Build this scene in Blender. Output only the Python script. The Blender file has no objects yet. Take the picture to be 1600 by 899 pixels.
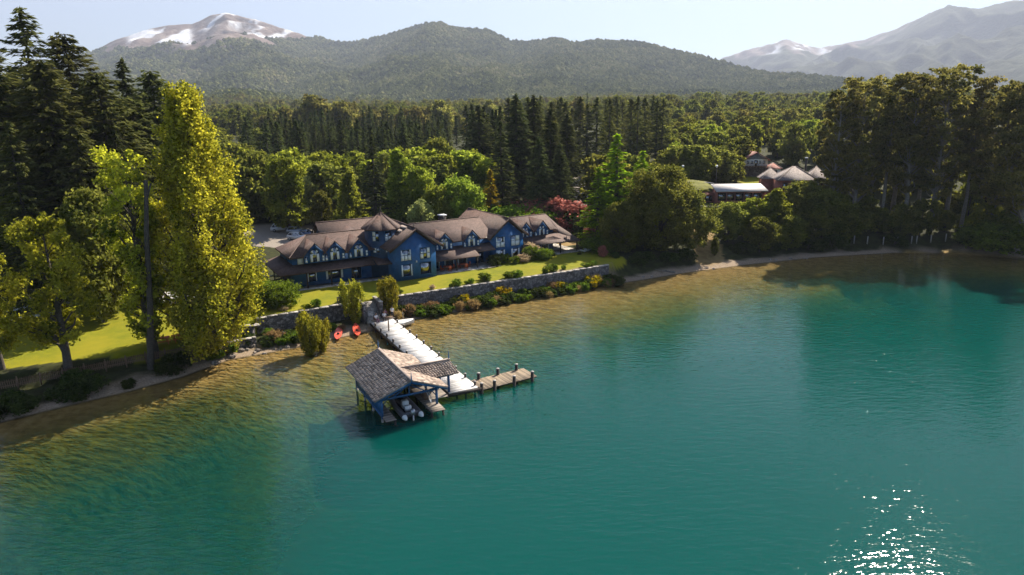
import bpy, math, random
import numpy as np
from mathutils import Vector, Matrix

# ------------------------------------------------------------------ camera
SC = bpy.context.scene
COL = SC.collection
CAM_H, FPX, PITCH, ROLL = 30.0, 1080.0, math.atan(280 / 1080), 0.015
cam_d = bpy.data.cameras.new('camera')
cam = bpy.data.objects.new('camera', cam_d); COL.objects.link(cam)
cam_d.sensor_width = 36.0; cam_d.lens = 36.0 * FPX / 1600.0
cam_d.clip_start = 0.5; cam_d.clip_end = 40000.0
cam.matrix_world = (Matrix.Translation((0, 0, CAM_H)) @ Matrix.Rotation(math.pi / 2 - PITCH, 4, 'X')
                    @ Matrix.Rotation(-ROLL, 4, 'Z'))
SC.camera = cam

# ------------------------------------------------------------------ sky, sun, exposure
SUN_AZ, SUN_EL = math.radians(36.5), math.radians(41.0)     # azimuth clockwise from +Y
w = bpy.data.worlds.new('World'); SC.world = w; w.use_nodes = True
wn = w.node_tree
sky = wn.nodes.new('ShaderNodeTexSky'); sky.sky_type = 'NISHITA'; sky.sun_disc = False
sky.sun_elevation = SUN_EL; sky.sun_rotation = SUN_AZ
sky.altitude = 800; sky.air_density = 1.0; sky.dust_density = 0.25; sky.ozone_density = 3.0
bg = wn.nodes['Background']; bg.inputs[1].default_value = 0.057
wn.links.new(sky.outputs[0], bg.inputs[0])
sl = bpy.data.lights.new('sun', 'SUN'); sl.energy = 5.0; sl.angle = math.radians(0.53); sl.color = (1.0, 0.915, 0.77)
sun = bpy.data.objects.new('sun', sl); COL.objects.link(sun)
sdir = Vector((math.sin(SUN_AZ) * math.cos(SUN_EL), math.cos(SUN_AZ) * math.cos(SUN_EL), math.sin(SUN_EL)))
sun.rotation_euler = sdir.to_track_quat('Z', 'Y').to_euler()
vs = SC.view_settings
vs.view_transform = 'Standard'; vs.look = 'None'; vs.gamma = 1.0; vs.exposure = 1.3
vs.use_curve_mapping = False
cy = SC.cycles
cy.use_denoising = True; cy.max_bounces = 6; cy.diffuse_bounces = 3; cy.glossy_bounces = 3
cy.transmission_bounces = 4; cy.transparent_max_bounces = 8; cy.volume_bounces = 0
cy.caustics_reflective = False; cy.caustics_refractive = False
cy.use_adaptive_sampling = True; cy.adaptive_threshold = 0.02

# ------------------------------------------------------------------ small maths helpers
_f = np.array([0, math.cos(PITCH), -math.sin(PITCH)]); _r = np.array([1.0, 0, 0]); _u = np.cross(_r, _f)
_c, _s = math.cos(ROLL), math.sin(ROLL)
_r, _u = _r * _c - _u * _s, _u * _c + _r * _s
def ray(px, py):
    return _f * FPX + _r * (px - 800) + _u * (449.5 - py)
def gd(px, py, dist):
    d = ray(px, py); return d * (dist / d[1]) + np.array([0, 0, CAM_H])
def smooth(a, b, x):
    t = np.clip((x - a) / (b - a), 0, 1); return t * t * (3 - 2 * t)
def hash2(ix, iy, seed=0):
    n = (ix.astype(np.int64) * 374761393 + iy.astype(np.int64) * 668265263 + seed * 974711) & 0x7fffffff
    n = ((n ^ (n >> 13)) * 1274126177) & 0x7fffffff
    n = ((n ^ (n >> 16)) * 668265263) & 0x7fffffff
    return ((n ^ (n >> 15)) & 0xffff) / 65535.0
def vnoise(x, y, seed=0):
    ix, iy = np.floor(x), np.floor(y); fx, fy = x - ix, y - iy
    fx = fx * fx * (3 - 2 * fx); fy = fy * fy * (3 - 2 * fy)
    a, b = hash2(ix, iy, seed), hash2(ix + 1, iy, seed); c, d = hash2(ix, iy + 1, seed), hash2(ix + 1, iy + 1, seed)
    return (a * (1 - fx) + b * fx) * (1 - fy) + (c * (1 - fx) + d * fx) * fy
def fbm(x, y, oct=4, seed=0):
    s, a, t = 0, 0.5, 0
    for o in range(oct):
        s = s + a * vnoise(x, y, seed + o); t += a; a *= 0.5; x = x * 2.03; y = y * 2.03
    return s / t

# ------------------------------------------------------------------ mesh builder
class Geo:
    def __init__(self):
        self.v, self.f, self.n = [], [], 0
    def add(self, v, f, mat=0, tint=None):
        v = np.asarray(v, float).reshape(-1, 3); f = np.asarray(f, int)
        self.v.append(v); self.f.append((f + self.n, mat, tint)); self.n += len(v); return self
    def box(self, c, s, rz=0.0, mat=0, tint=None, tilt=None):
        sx, sy, sz = (q / 2 for q in s)
        p = np.array([(-sx, -sy, -sz), (sx, -sy, -sz), (sx, sy, -sz), (-sx, sy, -sz), (-sx, -sy, sz), (sx, -sy, sz), (sx, sy, sz), (-sx, sy, sz)])
        if tilt is not None: p = p @ np.array(tilt).T
        cr, sr = math.cos(rz), math.sin(rz)
        p = np.stack([p[:, 0] * cr - p[:, 1] * sr, p[:, 0] * sr + p[:, 1] * cr, p[:, 2]], 1) + np.array(c)
        return self.add(p, [(3, 2, 1, 0), (4, 5, 6, 7), (0, 1, 5, 4), (1, 2, 6, 5), (2, 3, 7, 6), (3, 0, 4, 7)], mat, tint)
    def span(self, a, b, mat=0, tint=None):           # axis box from corner to corner
        a = np.array(a, float); b = np.array(b, float)
        return self.box((a + b) / 2, b - a, 0, mat, tint)
    def slab(self, pts, t=0.15, mat=0, tint=None, d=(0, 0, -1)):   # polygon extruded by t along d
        p = np.array(pts, float); q = p + np.array(d, float) * t; k = len(p)
        self.add(np.vstack([p, q]), np.zeros((0, 4)), mat)
        n0 = self.n - 2 * k
        self.f.append((np.array([list(range(k))]) + n0, mat, tint)); self.f.append((np.array([[2 * k - 1 - i for i in range(k)]]) + n0, mat, tint))
        self.f.append((np.array([[(i + 1) % k, i, i + k, (i + 1) % k + k] for i in range(k)]) + n0, mat, tint))
        return self
    def tube(self, p0, p1, r0, r1=None, n=6, mat=0, cap=True):
        p0, p1 = np.array(p0, float), np.array(p1, float); r1 = r0 if r1 is None else r1
        d = p1 - p0; d = d / (np.linalg.norm(d) + 1e-9); a = np.cross(d, (0, 0, 1.0) if abs(d[2]) < .9 else (1.0, 0, 0)); a /= np.linalg.norm(a); b = np.cross(d, a)
        an = np.arange(n) * 2 * math.pi / n; ring = np.cos(an)[:, None] * a + np.sin(an)[:, None] * b
        i = np.arange(n); j = (i + 1) % n
        self.add(np.vstack([p0 + ring * r0, p1 + ring * r1]), np.stack([i, j, j + n, i + n], 1), mat)
        if cap:
            n0 = self.n - 2 * n
            self.f.append((np.array([list(range(n, 2 * n))]) + n0, mat, None))
        return self
    def path(self, pts, radii, n=6, mat=0):
        for k in range(len(pts) - 1): self.tube(pts[k], pts[k + 1], radii[k], radii[k + 1], n, mat, cap=(k == len(pts) - 2))
        return self
    def mesh(self, name, mats, smooth_shade=False):
        me = bpy.data.meshes.new(name)
        V = np.vstack(self.v) if self.v else np.zeros((0, 3))
        loops, starts, mi, ti, c = [], [], [], [], 0
        for f, m, t in self.f:
            if f.size == 0: continue
            k = f.shape[1]; loops.append(f.ravel()); starts.append(c + np.arange(len(f)) * k); c += f.size
            mi.append(np.full(len(f), m)); ti.append(np.full(len(f), .5) if t is None else np.broadcast_to(np.asarray(t, float), (len(f),)))
        L = np.concatenate(loops).astype(np.int32); S = np.concatenate(starts).astype(np.int32)
        me.vertices.add(len(V)); me.vertices.foreach_set('co', V.astype(np.float32).ravel())
        me.loops.add(len(L)); me.loops.foreach_set('vertex_index', L)
        me.polygons.add(len(S)); me.polygons.foreach_set('loop_start', S)
        me.polygons.foreach_set('material_index', np.concatenate(mi).astype(np.int32))
        if smooth_shade: me.polygons.foreach_set('use_smooth', np.ones(len(S), bool))
        at = me.attributes.new('tint', 'FLOAT', 'FACE'); at.data.foreach_set('value', np.concatenate(ti).astype(np.float32))
        for m in (mats if isinstance(mats, (list, tuple)) else [mats]): me.materials.append(m)
        me.update(calc_edges=True); return me
    def build(self, name, mats, parent=None, smooth_shade=False):
        return link(name, self.mesh(name, mats, smooth_shade), parent)

def link(name, me, parent=None):
    o = bpy.data.objects.new(name, me); COL.objects.link(o)
    if parent is not None: o.parent = parent
    return o
def tag(o, label=None, cat=None, group=None, kind=None):
    if label: o['label'] = label
    if cat: o['category'] = cat
    if group: o['group'] = group
    if kind: o['kind'] = kind
    return o
def thing(name, label, cat, loc=(0, 0, 0), rz=0.0, group=None, s=1.0):
    o = link(name, None); o.location = loc; o.rotation_euler = (0, 0, rz); o.scale = (s, s, s) if np.isscalar(s) else s
    o.empty_display_size = 0.2
    return tag(o, label, cat, group)
def copy_tree(o, parent=None):
    c = o.copy(); COL.objects.link(c); c.parent = parent
    for ch in list(o.children): copy_tree(ch, c)
    return c

# ------------------------------------------------------------------ materials
def newmat(name):
    m = bpy.data.materials.new(name); m.use_nodes = True; nt = m.node_tree
    return m, nt, nt.nodes['Principled BSDF']
def nd(nt, t, **kw):
    n = nt.nodes.new(t)
    for k, v in kw.items():
        if k.startswith('i_'): n.inputs[int(k[2:]) if k[2:].isdigit() else k[2:].replace('_', ' ')].default_value = v
        else: setattr(n, k, v)
    return n
def ramp(nt, fac, stops):
    r = nt.nodes.new('ShaderNodeValToRGB'); e = r.color_ramp.elements
    while len(e) < len(stops): e.new(0.5)
    for q, (p, c) in zip(e, stops): q.position = p; q.color = (*c, 1)
    nt.links.new(fac, r.inputs[0]); return r.outputs[0]
def plain(name, col, rough=0.7, var=0.25, scale=3.0, bump=0.0, metal=0.0, use_tint=False):
    m, nt, p = newmat(name)
    tc = nd(nt, 'ShaderNodeTexCoord'); nz = nd(nt, 'ShaderNodeTexNoise', i_Scale=scale, i_Detail=5.0)
    nt.links.new(tc.outputs['Object'], nz.inputs['Vector'])
    fac = nz.outputs['Fac']
    if use_tint:
        at = nd(nt, 'ShaderNodeAttribute', attribute_name='tint')
        mx = nd(nt, 'ShaderNodeMix', i_0=0.65); nt.links.new(fac, mx.inputs[2]); nt.links.new(at.outputs['Fac'], mx.inputs[3]); fac = mx.outputs[0]
    c = np.array(col)
    nt.links.new(ramp(nt, fac, [(0.25, c * (1 - var)), (0.75, np.minimum(c * (1 + var), 1))]), p.inputs['Base Color'])
    p.inputs['Roughness'].default_value = rough; p.inputs['Metallic'].default_value = metal
    if bump:
        b = nd(nt, 'ShaderNodeBump', i_Strength=bump, i_Distance=0.02); nt.links.new(nz.outputs['Fac'], b.inputs['Height']); nt.links.new(b.outputs[0], p.inputs['Normal'])
    return m
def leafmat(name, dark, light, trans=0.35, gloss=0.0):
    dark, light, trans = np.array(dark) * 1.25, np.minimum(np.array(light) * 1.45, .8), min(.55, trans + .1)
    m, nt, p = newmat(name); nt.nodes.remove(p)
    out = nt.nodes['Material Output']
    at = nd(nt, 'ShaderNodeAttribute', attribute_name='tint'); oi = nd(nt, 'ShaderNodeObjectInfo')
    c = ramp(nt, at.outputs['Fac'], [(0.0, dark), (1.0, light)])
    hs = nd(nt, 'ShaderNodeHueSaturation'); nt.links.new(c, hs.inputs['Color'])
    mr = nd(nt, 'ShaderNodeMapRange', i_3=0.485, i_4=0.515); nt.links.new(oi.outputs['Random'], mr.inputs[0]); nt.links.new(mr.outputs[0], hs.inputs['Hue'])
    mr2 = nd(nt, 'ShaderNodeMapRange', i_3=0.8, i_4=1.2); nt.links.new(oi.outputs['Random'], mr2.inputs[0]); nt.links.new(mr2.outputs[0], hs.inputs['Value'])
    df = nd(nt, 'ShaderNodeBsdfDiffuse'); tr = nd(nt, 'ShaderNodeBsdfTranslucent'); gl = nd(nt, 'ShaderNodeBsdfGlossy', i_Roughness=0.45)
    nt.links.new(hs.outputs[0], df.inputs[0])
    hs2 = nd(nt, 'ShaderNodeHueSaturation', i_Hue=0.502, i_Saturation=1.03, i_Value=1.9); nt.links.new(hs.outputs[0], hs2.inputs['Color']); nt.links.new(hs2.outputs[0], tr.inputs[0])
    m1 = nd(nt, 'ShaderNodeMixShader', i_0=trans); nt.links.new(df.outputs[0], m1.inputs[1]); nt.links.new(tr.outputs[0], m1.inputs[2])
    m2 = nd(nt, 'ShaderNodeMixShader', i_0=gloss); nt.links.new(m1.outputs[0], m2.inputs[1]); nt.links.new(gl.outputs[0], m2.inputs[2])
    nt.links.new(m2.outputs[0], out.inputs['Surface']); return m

M = {}
M['bark'] = plain('bark', (0.075, 0.06, 0.048), .95, .5, 6, .6)
M['bark_pale'] = plain('bark_pale', (0.22, 0.19, 0.165), .95, .45, 5, .5)
M['poplar'] = leafmat('poplar_leaf', (0.06, 0.075, 0.008), (0.4, 0.365, 0.04), .42)
M['fir'] = leafmat('fir_needle', (0.02, 0.03, 0.01), (0.115, 0.115, 0.035), .2)
M['spruce'] = leafmat('spruce_needle', (0.016, 0.027, 0.011), (0.08, 0.09, 0.03), .18)
M['spring'] = leafmat('spring_leaf', (0.055, 0.075, 0.01), (0.215, 0.225, 0.03), .42)
M['olive'] = leafmat('olive_leaf', (0.04, 0.052, 0.01), (0.17, 0.165, 0.032), .38)
M['yellowgreen'] = leafmat('yellowgreen_leaf', (0.06, 0.072, 0.01), (0.31, 0.28, 0.03), .42)
M['coihue'] = leafmat('coihue_leaf', (0.04, 0.048, 0.012), (0.19, 0.165, 0.045), .4)
M['pale'] = leafmat('pale_leaf', (0.12, 0.14, 0.04), (0.3, 0.32, 0.12), .4)
M['larch'] = leafmat('larch_needle', (0.06, 0.1, 0.006), (0.22, 0.27, 0.02), .42)
M['willow'] = leafmat('willow_leaf', (0.07, 0.1, 0.01), (0.23, 0.26, 0.04), .42)
M['gold'] = leafmat('gold_needle', (0.07, 0.06, 0.006), (0.26, 0.18, 0.015), .3)
M['redshrub'] = leafmat('red_leaf', (0.16, 0.055, 0.04), (0.36, 0.16, 0.12), .3)
M['broom'] = leafmat('broom_flower', (0.09, 0.085, 0.01), (0.42, 0.28, 0.01), .3)
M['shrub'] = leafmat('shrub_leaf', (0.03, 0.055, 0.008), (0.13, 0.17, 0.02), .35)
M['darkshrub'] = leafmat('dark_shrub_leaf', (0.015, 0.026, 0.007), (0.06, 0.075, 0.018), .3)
M['dry'] = leafmat('dry_stem', (0.1, 0.07, 0.03), (0.3, 0.2, 0.09), .3)
M['blossom'] = leafmat('blossom', (0.12, 0.09, 0.05), (0.4, 0.3, 0.2), .35)

def zmap(nt, coord='Object'):
    tc = nd(nt, 'ShaderNodeTexCoord'); sp = nd(nt, 'ShaderNodeSeparateXYZ'); nt.links.new(tc.outputs[coord], sp.inputs[0]); return tc, sp
def siding(name, col, step=0.16, rough=.55):
    m, nt, p = newmat(name); tc, sp = zmap(nt)
    mu = nd(nt, 'ShaderNodeMath', operation='MULTIPLY', i_1=1 / step); nt.links.new(sp.outputs[2], mu.inputs[0])
    fr = nd(nt, 'ShaderNodeMath', operation='FRACT'); nt.links.new(mu.outputs[0], fr.inputs[0])
    nz = nd(nt, 'ShaderNodeTexNoise', i_Scale=1.3, i_Detail=6.0); nt.links.new(tc.outputs['Object'], nz.inputs['Vector'])
    c = np.array(col)
    nt.links.new(ramp(nt, nz.outputs['Fac'], [(0.3, c * .72), (0.7, c * 1.2)]), p.inputs['Base Color'])
    b = nd(nt, 'ShaderNodeBump', i_Strength=0.8, i_Distance=0.03); nt.links.new(fr.outputs[0], b.inputs['Height']); nt.links.new(b.outputs[0], p.inputs['Normal'])
    p.inputs['Roughness'].default_value = rough; return m
def shingle(name, col, step=0.22):
    m, nt, p = newmat(name); tc, sp = zmap(nt)
    mu = nd(nt, 'ShaderNodeMath', operation='MULTIPLY', i_1=1 / (step * .5)); nt.links.new(sp.outputs[2], mu.inputs[0])
    fl = nd(nt, 'ShaderNodeMath', operation='FLOOR'); nt.links.new(mu.outputs[0], fl.inputs[0])
    fr = nd(nt, 'ShaderNodeMath', operation='FRACT'); nt.links.new(mu.outputs[0], fr.inputs[0])
    sc = nd(nt, 'ShaderNodeVectorMath', operation='MULTIPLY'); sc.inputs[1].default_value = (4.5, 4.5, 0)
    nt.links.new(tc.outputs['Object'], sc.inputs[0])
    cb = nd(nt, 'ShaderNodeCombineXYZ'); nt.links.new(fl.outputs[0], cb.inputs[2])
    ad = nd(nt, 'ShaderNodeVectorMath', operation='ADD'); nt.links.new(sc.outputs[0], ad.inputs[0]); nt.links.new(cb.outputs[0], ad.inputs[1])
    wn_ = nd(nt, 'ShaderNodeTexVoronoi', i_Scale=1.0); nt.links.new(ad.outputs[0], wn_.inputs['Vector'])
    nz = nd(nt, 'ShaderNodeTexNoise', i_Scale=.9, i_Detail=6.0); nt.links.new(tc.outputs['Object'], nz.inputs['Vector'])
    g = nd(nt, 'ShaderNodeSeparateColor'); nt.links.new(wn_.outputs['Color'], g.inputs[0])
    mx = nd(nt, 'ShaderNodeMix', i_0=0.5); nt.links.new(g.outputs[0], mx.inputs[2]); nt.links.new(nz.outputs['Fac'], mx.inputs[3])
    c = np.array(col)
    nt.links.new(ramp(nt, mx.outputs[0], [(0.2, c * .6), (0.8, c * 1.35)]), p.inputs['Base Color'])
    b = nd(nt, 'ShaderNodeBump', i_Strength=0.7, i_Distance=0.03); nt.links.new(fr.outputs[0], b.inputs['Height']); b.invert = True; nt.links.new(b.outputs[0], p.inputs['Normal'])
    p.inputs['Roughness'].default_value = .85; return m
def stone(name, col, scale=3.0, mortar=.35):
    m, nt, p = newmat(name); tc = nd(nt, 'ShaderNodeTexCoord')
    v = nd(nt, 'ShaderNodeTexVoronoi', i_Scale=scale); e = nd(nt, 'ShaderNodeTexVoronoi', feature='DISTANCE_TO_EDGE', i_Scale=scale)
    for q in (v, e): nt.links.new(tc.outputs['Object'], q.inputs['Vector'])
    g = nd(nt, 'ShaderNodeSeparateColor'); nt.links.new(v.outputs['Color'], g.inputs[0]); c = np.array(col)
    base = ramp(nt, g.outputs[0], [(0, c * .55), (.5, c), (1, c * 1.6)])
    ed = nd(nt, 'ShaderNodeMapRange', i_2=0.09); nt.links.new(e.outputs['Distance'], ed.inputs[0])
    mx = nd(nt, 'ShaderNodeMix', data_type='RGBA'); nt.links.new(ed.outputs[0], mx.inputs[0]); mx.inputs[6].default_value = (*(c * mortar), 1); nt.links.new(base, mx.inputs[7])
    nt.links.new(mx.outputs[2], p.inputs['Base Color'])
    b = nd(nt, 'ShaderNodeBump', i_Strength=1.0, i_Distance=0.08); nt.links.new(ed.outputs[0], b.inputs['Height']); nt.links.new(b.outputs[0], p.inputs['Normal'])
    p.inputs['Roughness'].default_value = .9; return m
M['blue'] = siding('blue_siding', (0.014, 0.105, 0.30))
M['navy'] = siding('navy_siding', (0.009, 0.05, 0.13))
M['blue_trim'] = plain('blue_trim', (0.018, 0.10, 0.24), .5, .25, 2)
M['dark_trim'] = plain('dark_trim', (0.035, 0.025, 0.02), .7, .3, 2)
M['roof'] = shingle('brown_shingles', (0.105, 0.064, 0.052))
M['wood_shingle'] = plain('weathered_shingle', (0.33, 0.25, 0.2), .9, .5, 2.2, .3, use_tint=True)
M['ridge'] = plain('ridge_cap', (0.34, 0.27, 0.23), .9, .35, 3)
M['white'] = plain('white_paint', (0.78, 0.77, 0.75), .6, .06, 2)
M['blind'] = plain('white_blind', (0.75, 0.78, 0.8), .7, .08, 2)
M['deck'] = plain('pale_deck', (0.6, 0.57, 0.545), .8, .3, 1.5, use_tint=True)
M['deck_brown'] = plain('brown_deck', (0.30, 0.225, 0.15), .8, .35, 1.5, use_tint=True)
M['pile'] = plain('dark_pile', (0.04, 0.03, 0.026), .9, .4, 4, .3)
M['pile_cap'] = plain('pile_cap', (0.36, 0.32, 0.29), .8, .2, 4)
M['wood'] = plain('brown_wood', (0.17, 0.10, 0.06), .8, .4, 4, .2)
M['wood_grey'] = plain('grey_wood', (0.24, 0.2, 0.165), .85, .4, 4, .2, use_tint=True)
M['orange_wood'] = plain('orange_wood', (0.52, 0.11, 0.04), .55, .25, 3)
M['stone'] = stone('wall_stone', (0.17, 0.15, 0.145), 2.6)
M['cap_stone'] = stone('cap_stone', (0.4, 0.36, 0.32), 1.6, .7)
M['red_brick'] = plain('red_wall', (0.25, 0.09, 0.065), .85, .3, 3)
M['slate'] = shingle('slate_tiles', (0.2, 0.165, 0.155), .3)
M['white_roof'] = plain('white_roof', (0.46, 0.43, 0.42), .6, .08, 1)
M['red'] = plain('red_plastic', (0.72, 0.1, 0.055), .35, .08, 2)
M['red_in'] = plain('red_plastic_inside', (0.75, 0.2, 0.13), .45, .08, 2)
M['rubber_grey'] = plain('grey_rubber', (0.1, 0.1, 0.115), .5, .15, 3)
M['black'] = plain('black_rubber', (0.02, 0.02, 0.022), .6, .2, 3)
M['metal'] = plain('grey_metal', (0.42, 0.43, 0.45), .35, .1, 3, 0, .8)
M['car_white'] = plain('white_car_paint', (0.72, 0.73, 0.76), .25, .03, 1)
M['car_silver'] = plain('silver_car_paint', (0.4, 0.42, 0.46), .25, .03, 1, 0, .4)
M['car_blue'] = plain('blue_car_paint', (0.12, 0.16, 0.25), .25, .03, 1, 0, .3)
M['skin'] = plain('skin', (0.45, 0.27, 0.19), .6, .1, 5)
M['hair'] = plain('hair', (0.03, 0.02, 0.015), .6, .3, 5)
M['cloth_white'] = plain('white_cloth', (0.7, 0.68, 0.7), .9, .1, 6)
M['cloth_pink'] = plain('mauve_cloth', (0.3, 0.14, 0.18), .9, .2, 6)
M['cloth_dark'] = plain('dark_cloth', (0.03, 0.035, 0.05), .9, .2, 6)
def glassmat(name, col, mixf):
    m, nt, p = newmat(name); out = nt.nodes['Material Output']
    p.inputs['Base Color'].default_value = (*col, 1); p.inputs['Roughness'].default_value = .1
    g = nd(nt, 'ShaderNodeBsdfGlossy', i_Roughness=.02); g.inputs[0].default_value = (.9, .93, .95, 1)
    mx = nd(nt, 'ShaderNodeMixShader', i_0=mixf); nt.links.new(p.outputs[0], mx.inputs[1]); nt.links.new(g.outputs[0], mx.inputs[2]); nt.links.new(mx.outputs[0], out.inputs[0]); return m
M['glass'] = glassmat('window_glass', (0.012, 0.014, 0.016), .3)
M['pool'] = glassmat('pool_water', (0.02, 0.32, 0.33), .12)

# ------------------------------------------------------------------ terrain shape
SHORE = np.array([(-900, -90), (-600, -40), (-250, 10), (-120, 32), (-80, 46), (-62, 56.5), (-52, 64.5), (-47.9, 68.2), (-43.1, 72), (-38.9, 76.4), (-35.7, 81.8), (-28.3, 86.1),
    (-24.5, 89.3), (-20.3, 92.4), (-15.2, 97.6), (-9.8, 100.6), (-4.1, 104.5), (5.3, 110.1), (16.7, 116.7), (22.8, 119.6), (30.7, 124), (36.2, 126.8), (47.5, 131.5),
    (62.1, 136.5), (79.4, 139.7), (89.5, 138.9), (97.5, 134.5), (103, 132.5), (118, 127), (140, 118), (180, 105), (260, 80), (600, 20), (900, -30)], float)
WALL = np.array([(-34.7, 89.5), (-28.8, 93.2), (-22.5, 97.3), (-19.9, 98.6), (-16.4, 100.3), (-8, 104.8), (0, 109.3), (8.7, 113.8), (17, 118.9)], float)
BANK_X = np.array([-900, -120, -60, -55, -44, -38.5, -34.7, -28.8, -22.5, -19.9, -16.4, -8, 0, 8.7, 17, 24, 40, 900.])
BANK_Y = np.array([-85, 40, 66, 70, 78, 81.5, 89.5, 93.2, 97.3, 98.6, 100.3, 104.8, 109.3, 113.8, 118.9, 123.5, 131, 131.])
def shore_s(x, y):
    x = np.asarray(x, float); y = np.asarray(y, float); best = np.full(x.shape, 1e9)
    for (ax, ay), (bx, by) in zip(SHORE[:-1], SHORE[1:]):
        dx, dy = bx - ax, by - ay; t = np.clip(((x - ax) * dx + (y - ay) * dy) / (dx * dx + dy * dy), 0, 1)
        best = np.minimum(best, np.hypot(x - ax - t * dx, y - ay - t * dy))
    return np.where(y > np.interp(x, SHORE[:, 0], SHORE[:, 1]), best, -best)
def ground(x, y, s=None, detail=True):
    x = np.asarray(x, float); y = np.asarray(y, float)
    if s is None: s = shore_s(x, y)
    wob = (fbm(x * .12, y * .12, 3, 5) - .5) * 5 * smooth(0, 12, -s)
    dep = np.interp(-s + wob, [0, 4, 10, 18, 30, 50, 120, 400], [0, .22, .55, 1.5, 5.2, 10, 16, 22])
    edge = np.interp(y, [-40, 38, 52, 66, 80, 95], [-8, -11, -14.5, -21, -26, -30]) + (fbm(x * .09, y * .09, 3, 6) - .5) * 7
    shelf = smooth(-3, 9, edge - x) * (1 - smooth(-120, -70, -x) * 0)  # shallow bed shaped to imitate the olive reflection of the left trees
    dep = -(dep * (1 - shelf) + np.minimum(dep, 1.5 + .05 * np.maximum(-s, 0)) * shelf)
    low = np.interp(s, [0, 2, 4, 9, 14], [0, .3, .65, 1.0, 1.2])
    wl = 1 - smooth(-42, -36, x); wr = smooth(20, 46, x)
    hc = np.interp(s, [0, 42, 58, 85, 200, 500, 900], [3.0, 3.2, 5.0, 8.0, 14, 20, 26])
    hl = np.interp(s, [0, 40, 80, 200, 500, 900], [2.3, 3.0, 5, 11, 19, 26])
    hr = np.interp(s, [0, 8, 30, 35, 60, 66, 100, 160, 500, 900], [1.2, 2.2, 6.4, 7.2, 9.9, 10.4, 13, 16, 22, 28])
    high = hc * (1 - wl) * (1 - wr) + hl * wl + hr * wr
    yb = np.interp(x, BANK_X, BANK_Y); bw = np.interp(x, [-60, -40, -34, 17, 22, 40], [2.2, 2.2, .35, .35, 6, 8])
    land = low + (high - low) * smooth(0, 1, (y - yb) / bw + (.0 if True else 0))
    land = np.where(x > 30, np.interp(s, [0, 1.5, 5], [0, .25, 0]) + high * smooth(.5, 9, s), land)
    if detail:
        land = land + (fbm(x * .35, y * .35, 3, 9) - .5) * .35 * smooth(.6, 3, s) * (1 - smooth(0, 6, y - yb)) + (fbm(x * .02, y * .02, 3, 17) - .5) * 7 * smooth(60, 200, s)
    return np.where(s > 0, land, dep)
def gz(x, y): return float(ground(np.array([x]), np.array([y]))[0])

def grid_mesh(name, X, Y, Z, mat, attrs, parent=None):
    n, k = X.shape; me = bpy.data.meshes.new(name)
    V = np.stack([X, Y, Z], 2).reshape(-1, 3); i = np.arange(n * k).reshape(n, k)
    Q = np.stack([i[:-1, :-1], i[:-1, 1:], i[1:, 1:], i[1:, :-1]], 2).reshape(-1, 4)
    me.vertices.add(len(V)); me.vertices.foreach_set('co', V.astype(np.float32).ravel())
    me.loops.add(Q.size); me.loops.foreach_set('vertex_index', Q.ravel().astype(np.int32))
    me.polygons.add(len(Q)); me.polygons.foreach_set('loop_start', (np.arange(len(Q)) * 4).astype(np.int32))
    me.polygons.foreach_set('use_smooth', np.ones(len(Q), bool))
    for a, v in attrs.items():
        t = me.attributes.new(a, 'FLOAT', 'POINT'); t.data.foreach_set('value', v.astype(np.float32).ravel())
    me.materials.append(mat); me.update(calc_edges=True); return link(name, me, parent)

def attr(nt, n): return nd(nt, 'ShaderNodeAttribute', attribute_name=n).outputs['Fac']
def mixc(nt, fac, a, b):
    mx = nd(nt, 'ShaderNodeMix', data_type='RGBA')
    for s_, q in ((0, fac), (6, a), (7, b)):
        if isinstance(q, (tuple, list)): mx.inputs[s_].default_value = (*q, 1)
        elif isinstance(q, (int, float)): mx.inputs[s_].default_value = q
        else: nt.links.new(q, mx.inputs[s_])
    return mx.outputs[2]
def noise(nt, scale, detail=5.0, coord='Object', vec=None, rough=.55):
    n = nd(nt, 'ShaderNodeTexNoise', i_Scale=scale, i_Detail=detail, i_Roughness=rough)
    if vec is None: vec = nd(nt, 'ShaderNodeTexCoord').outputs[coord]
    nt.links.new(vec, n.inputs['Vector']); return n.outputs['Fac']

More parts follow.
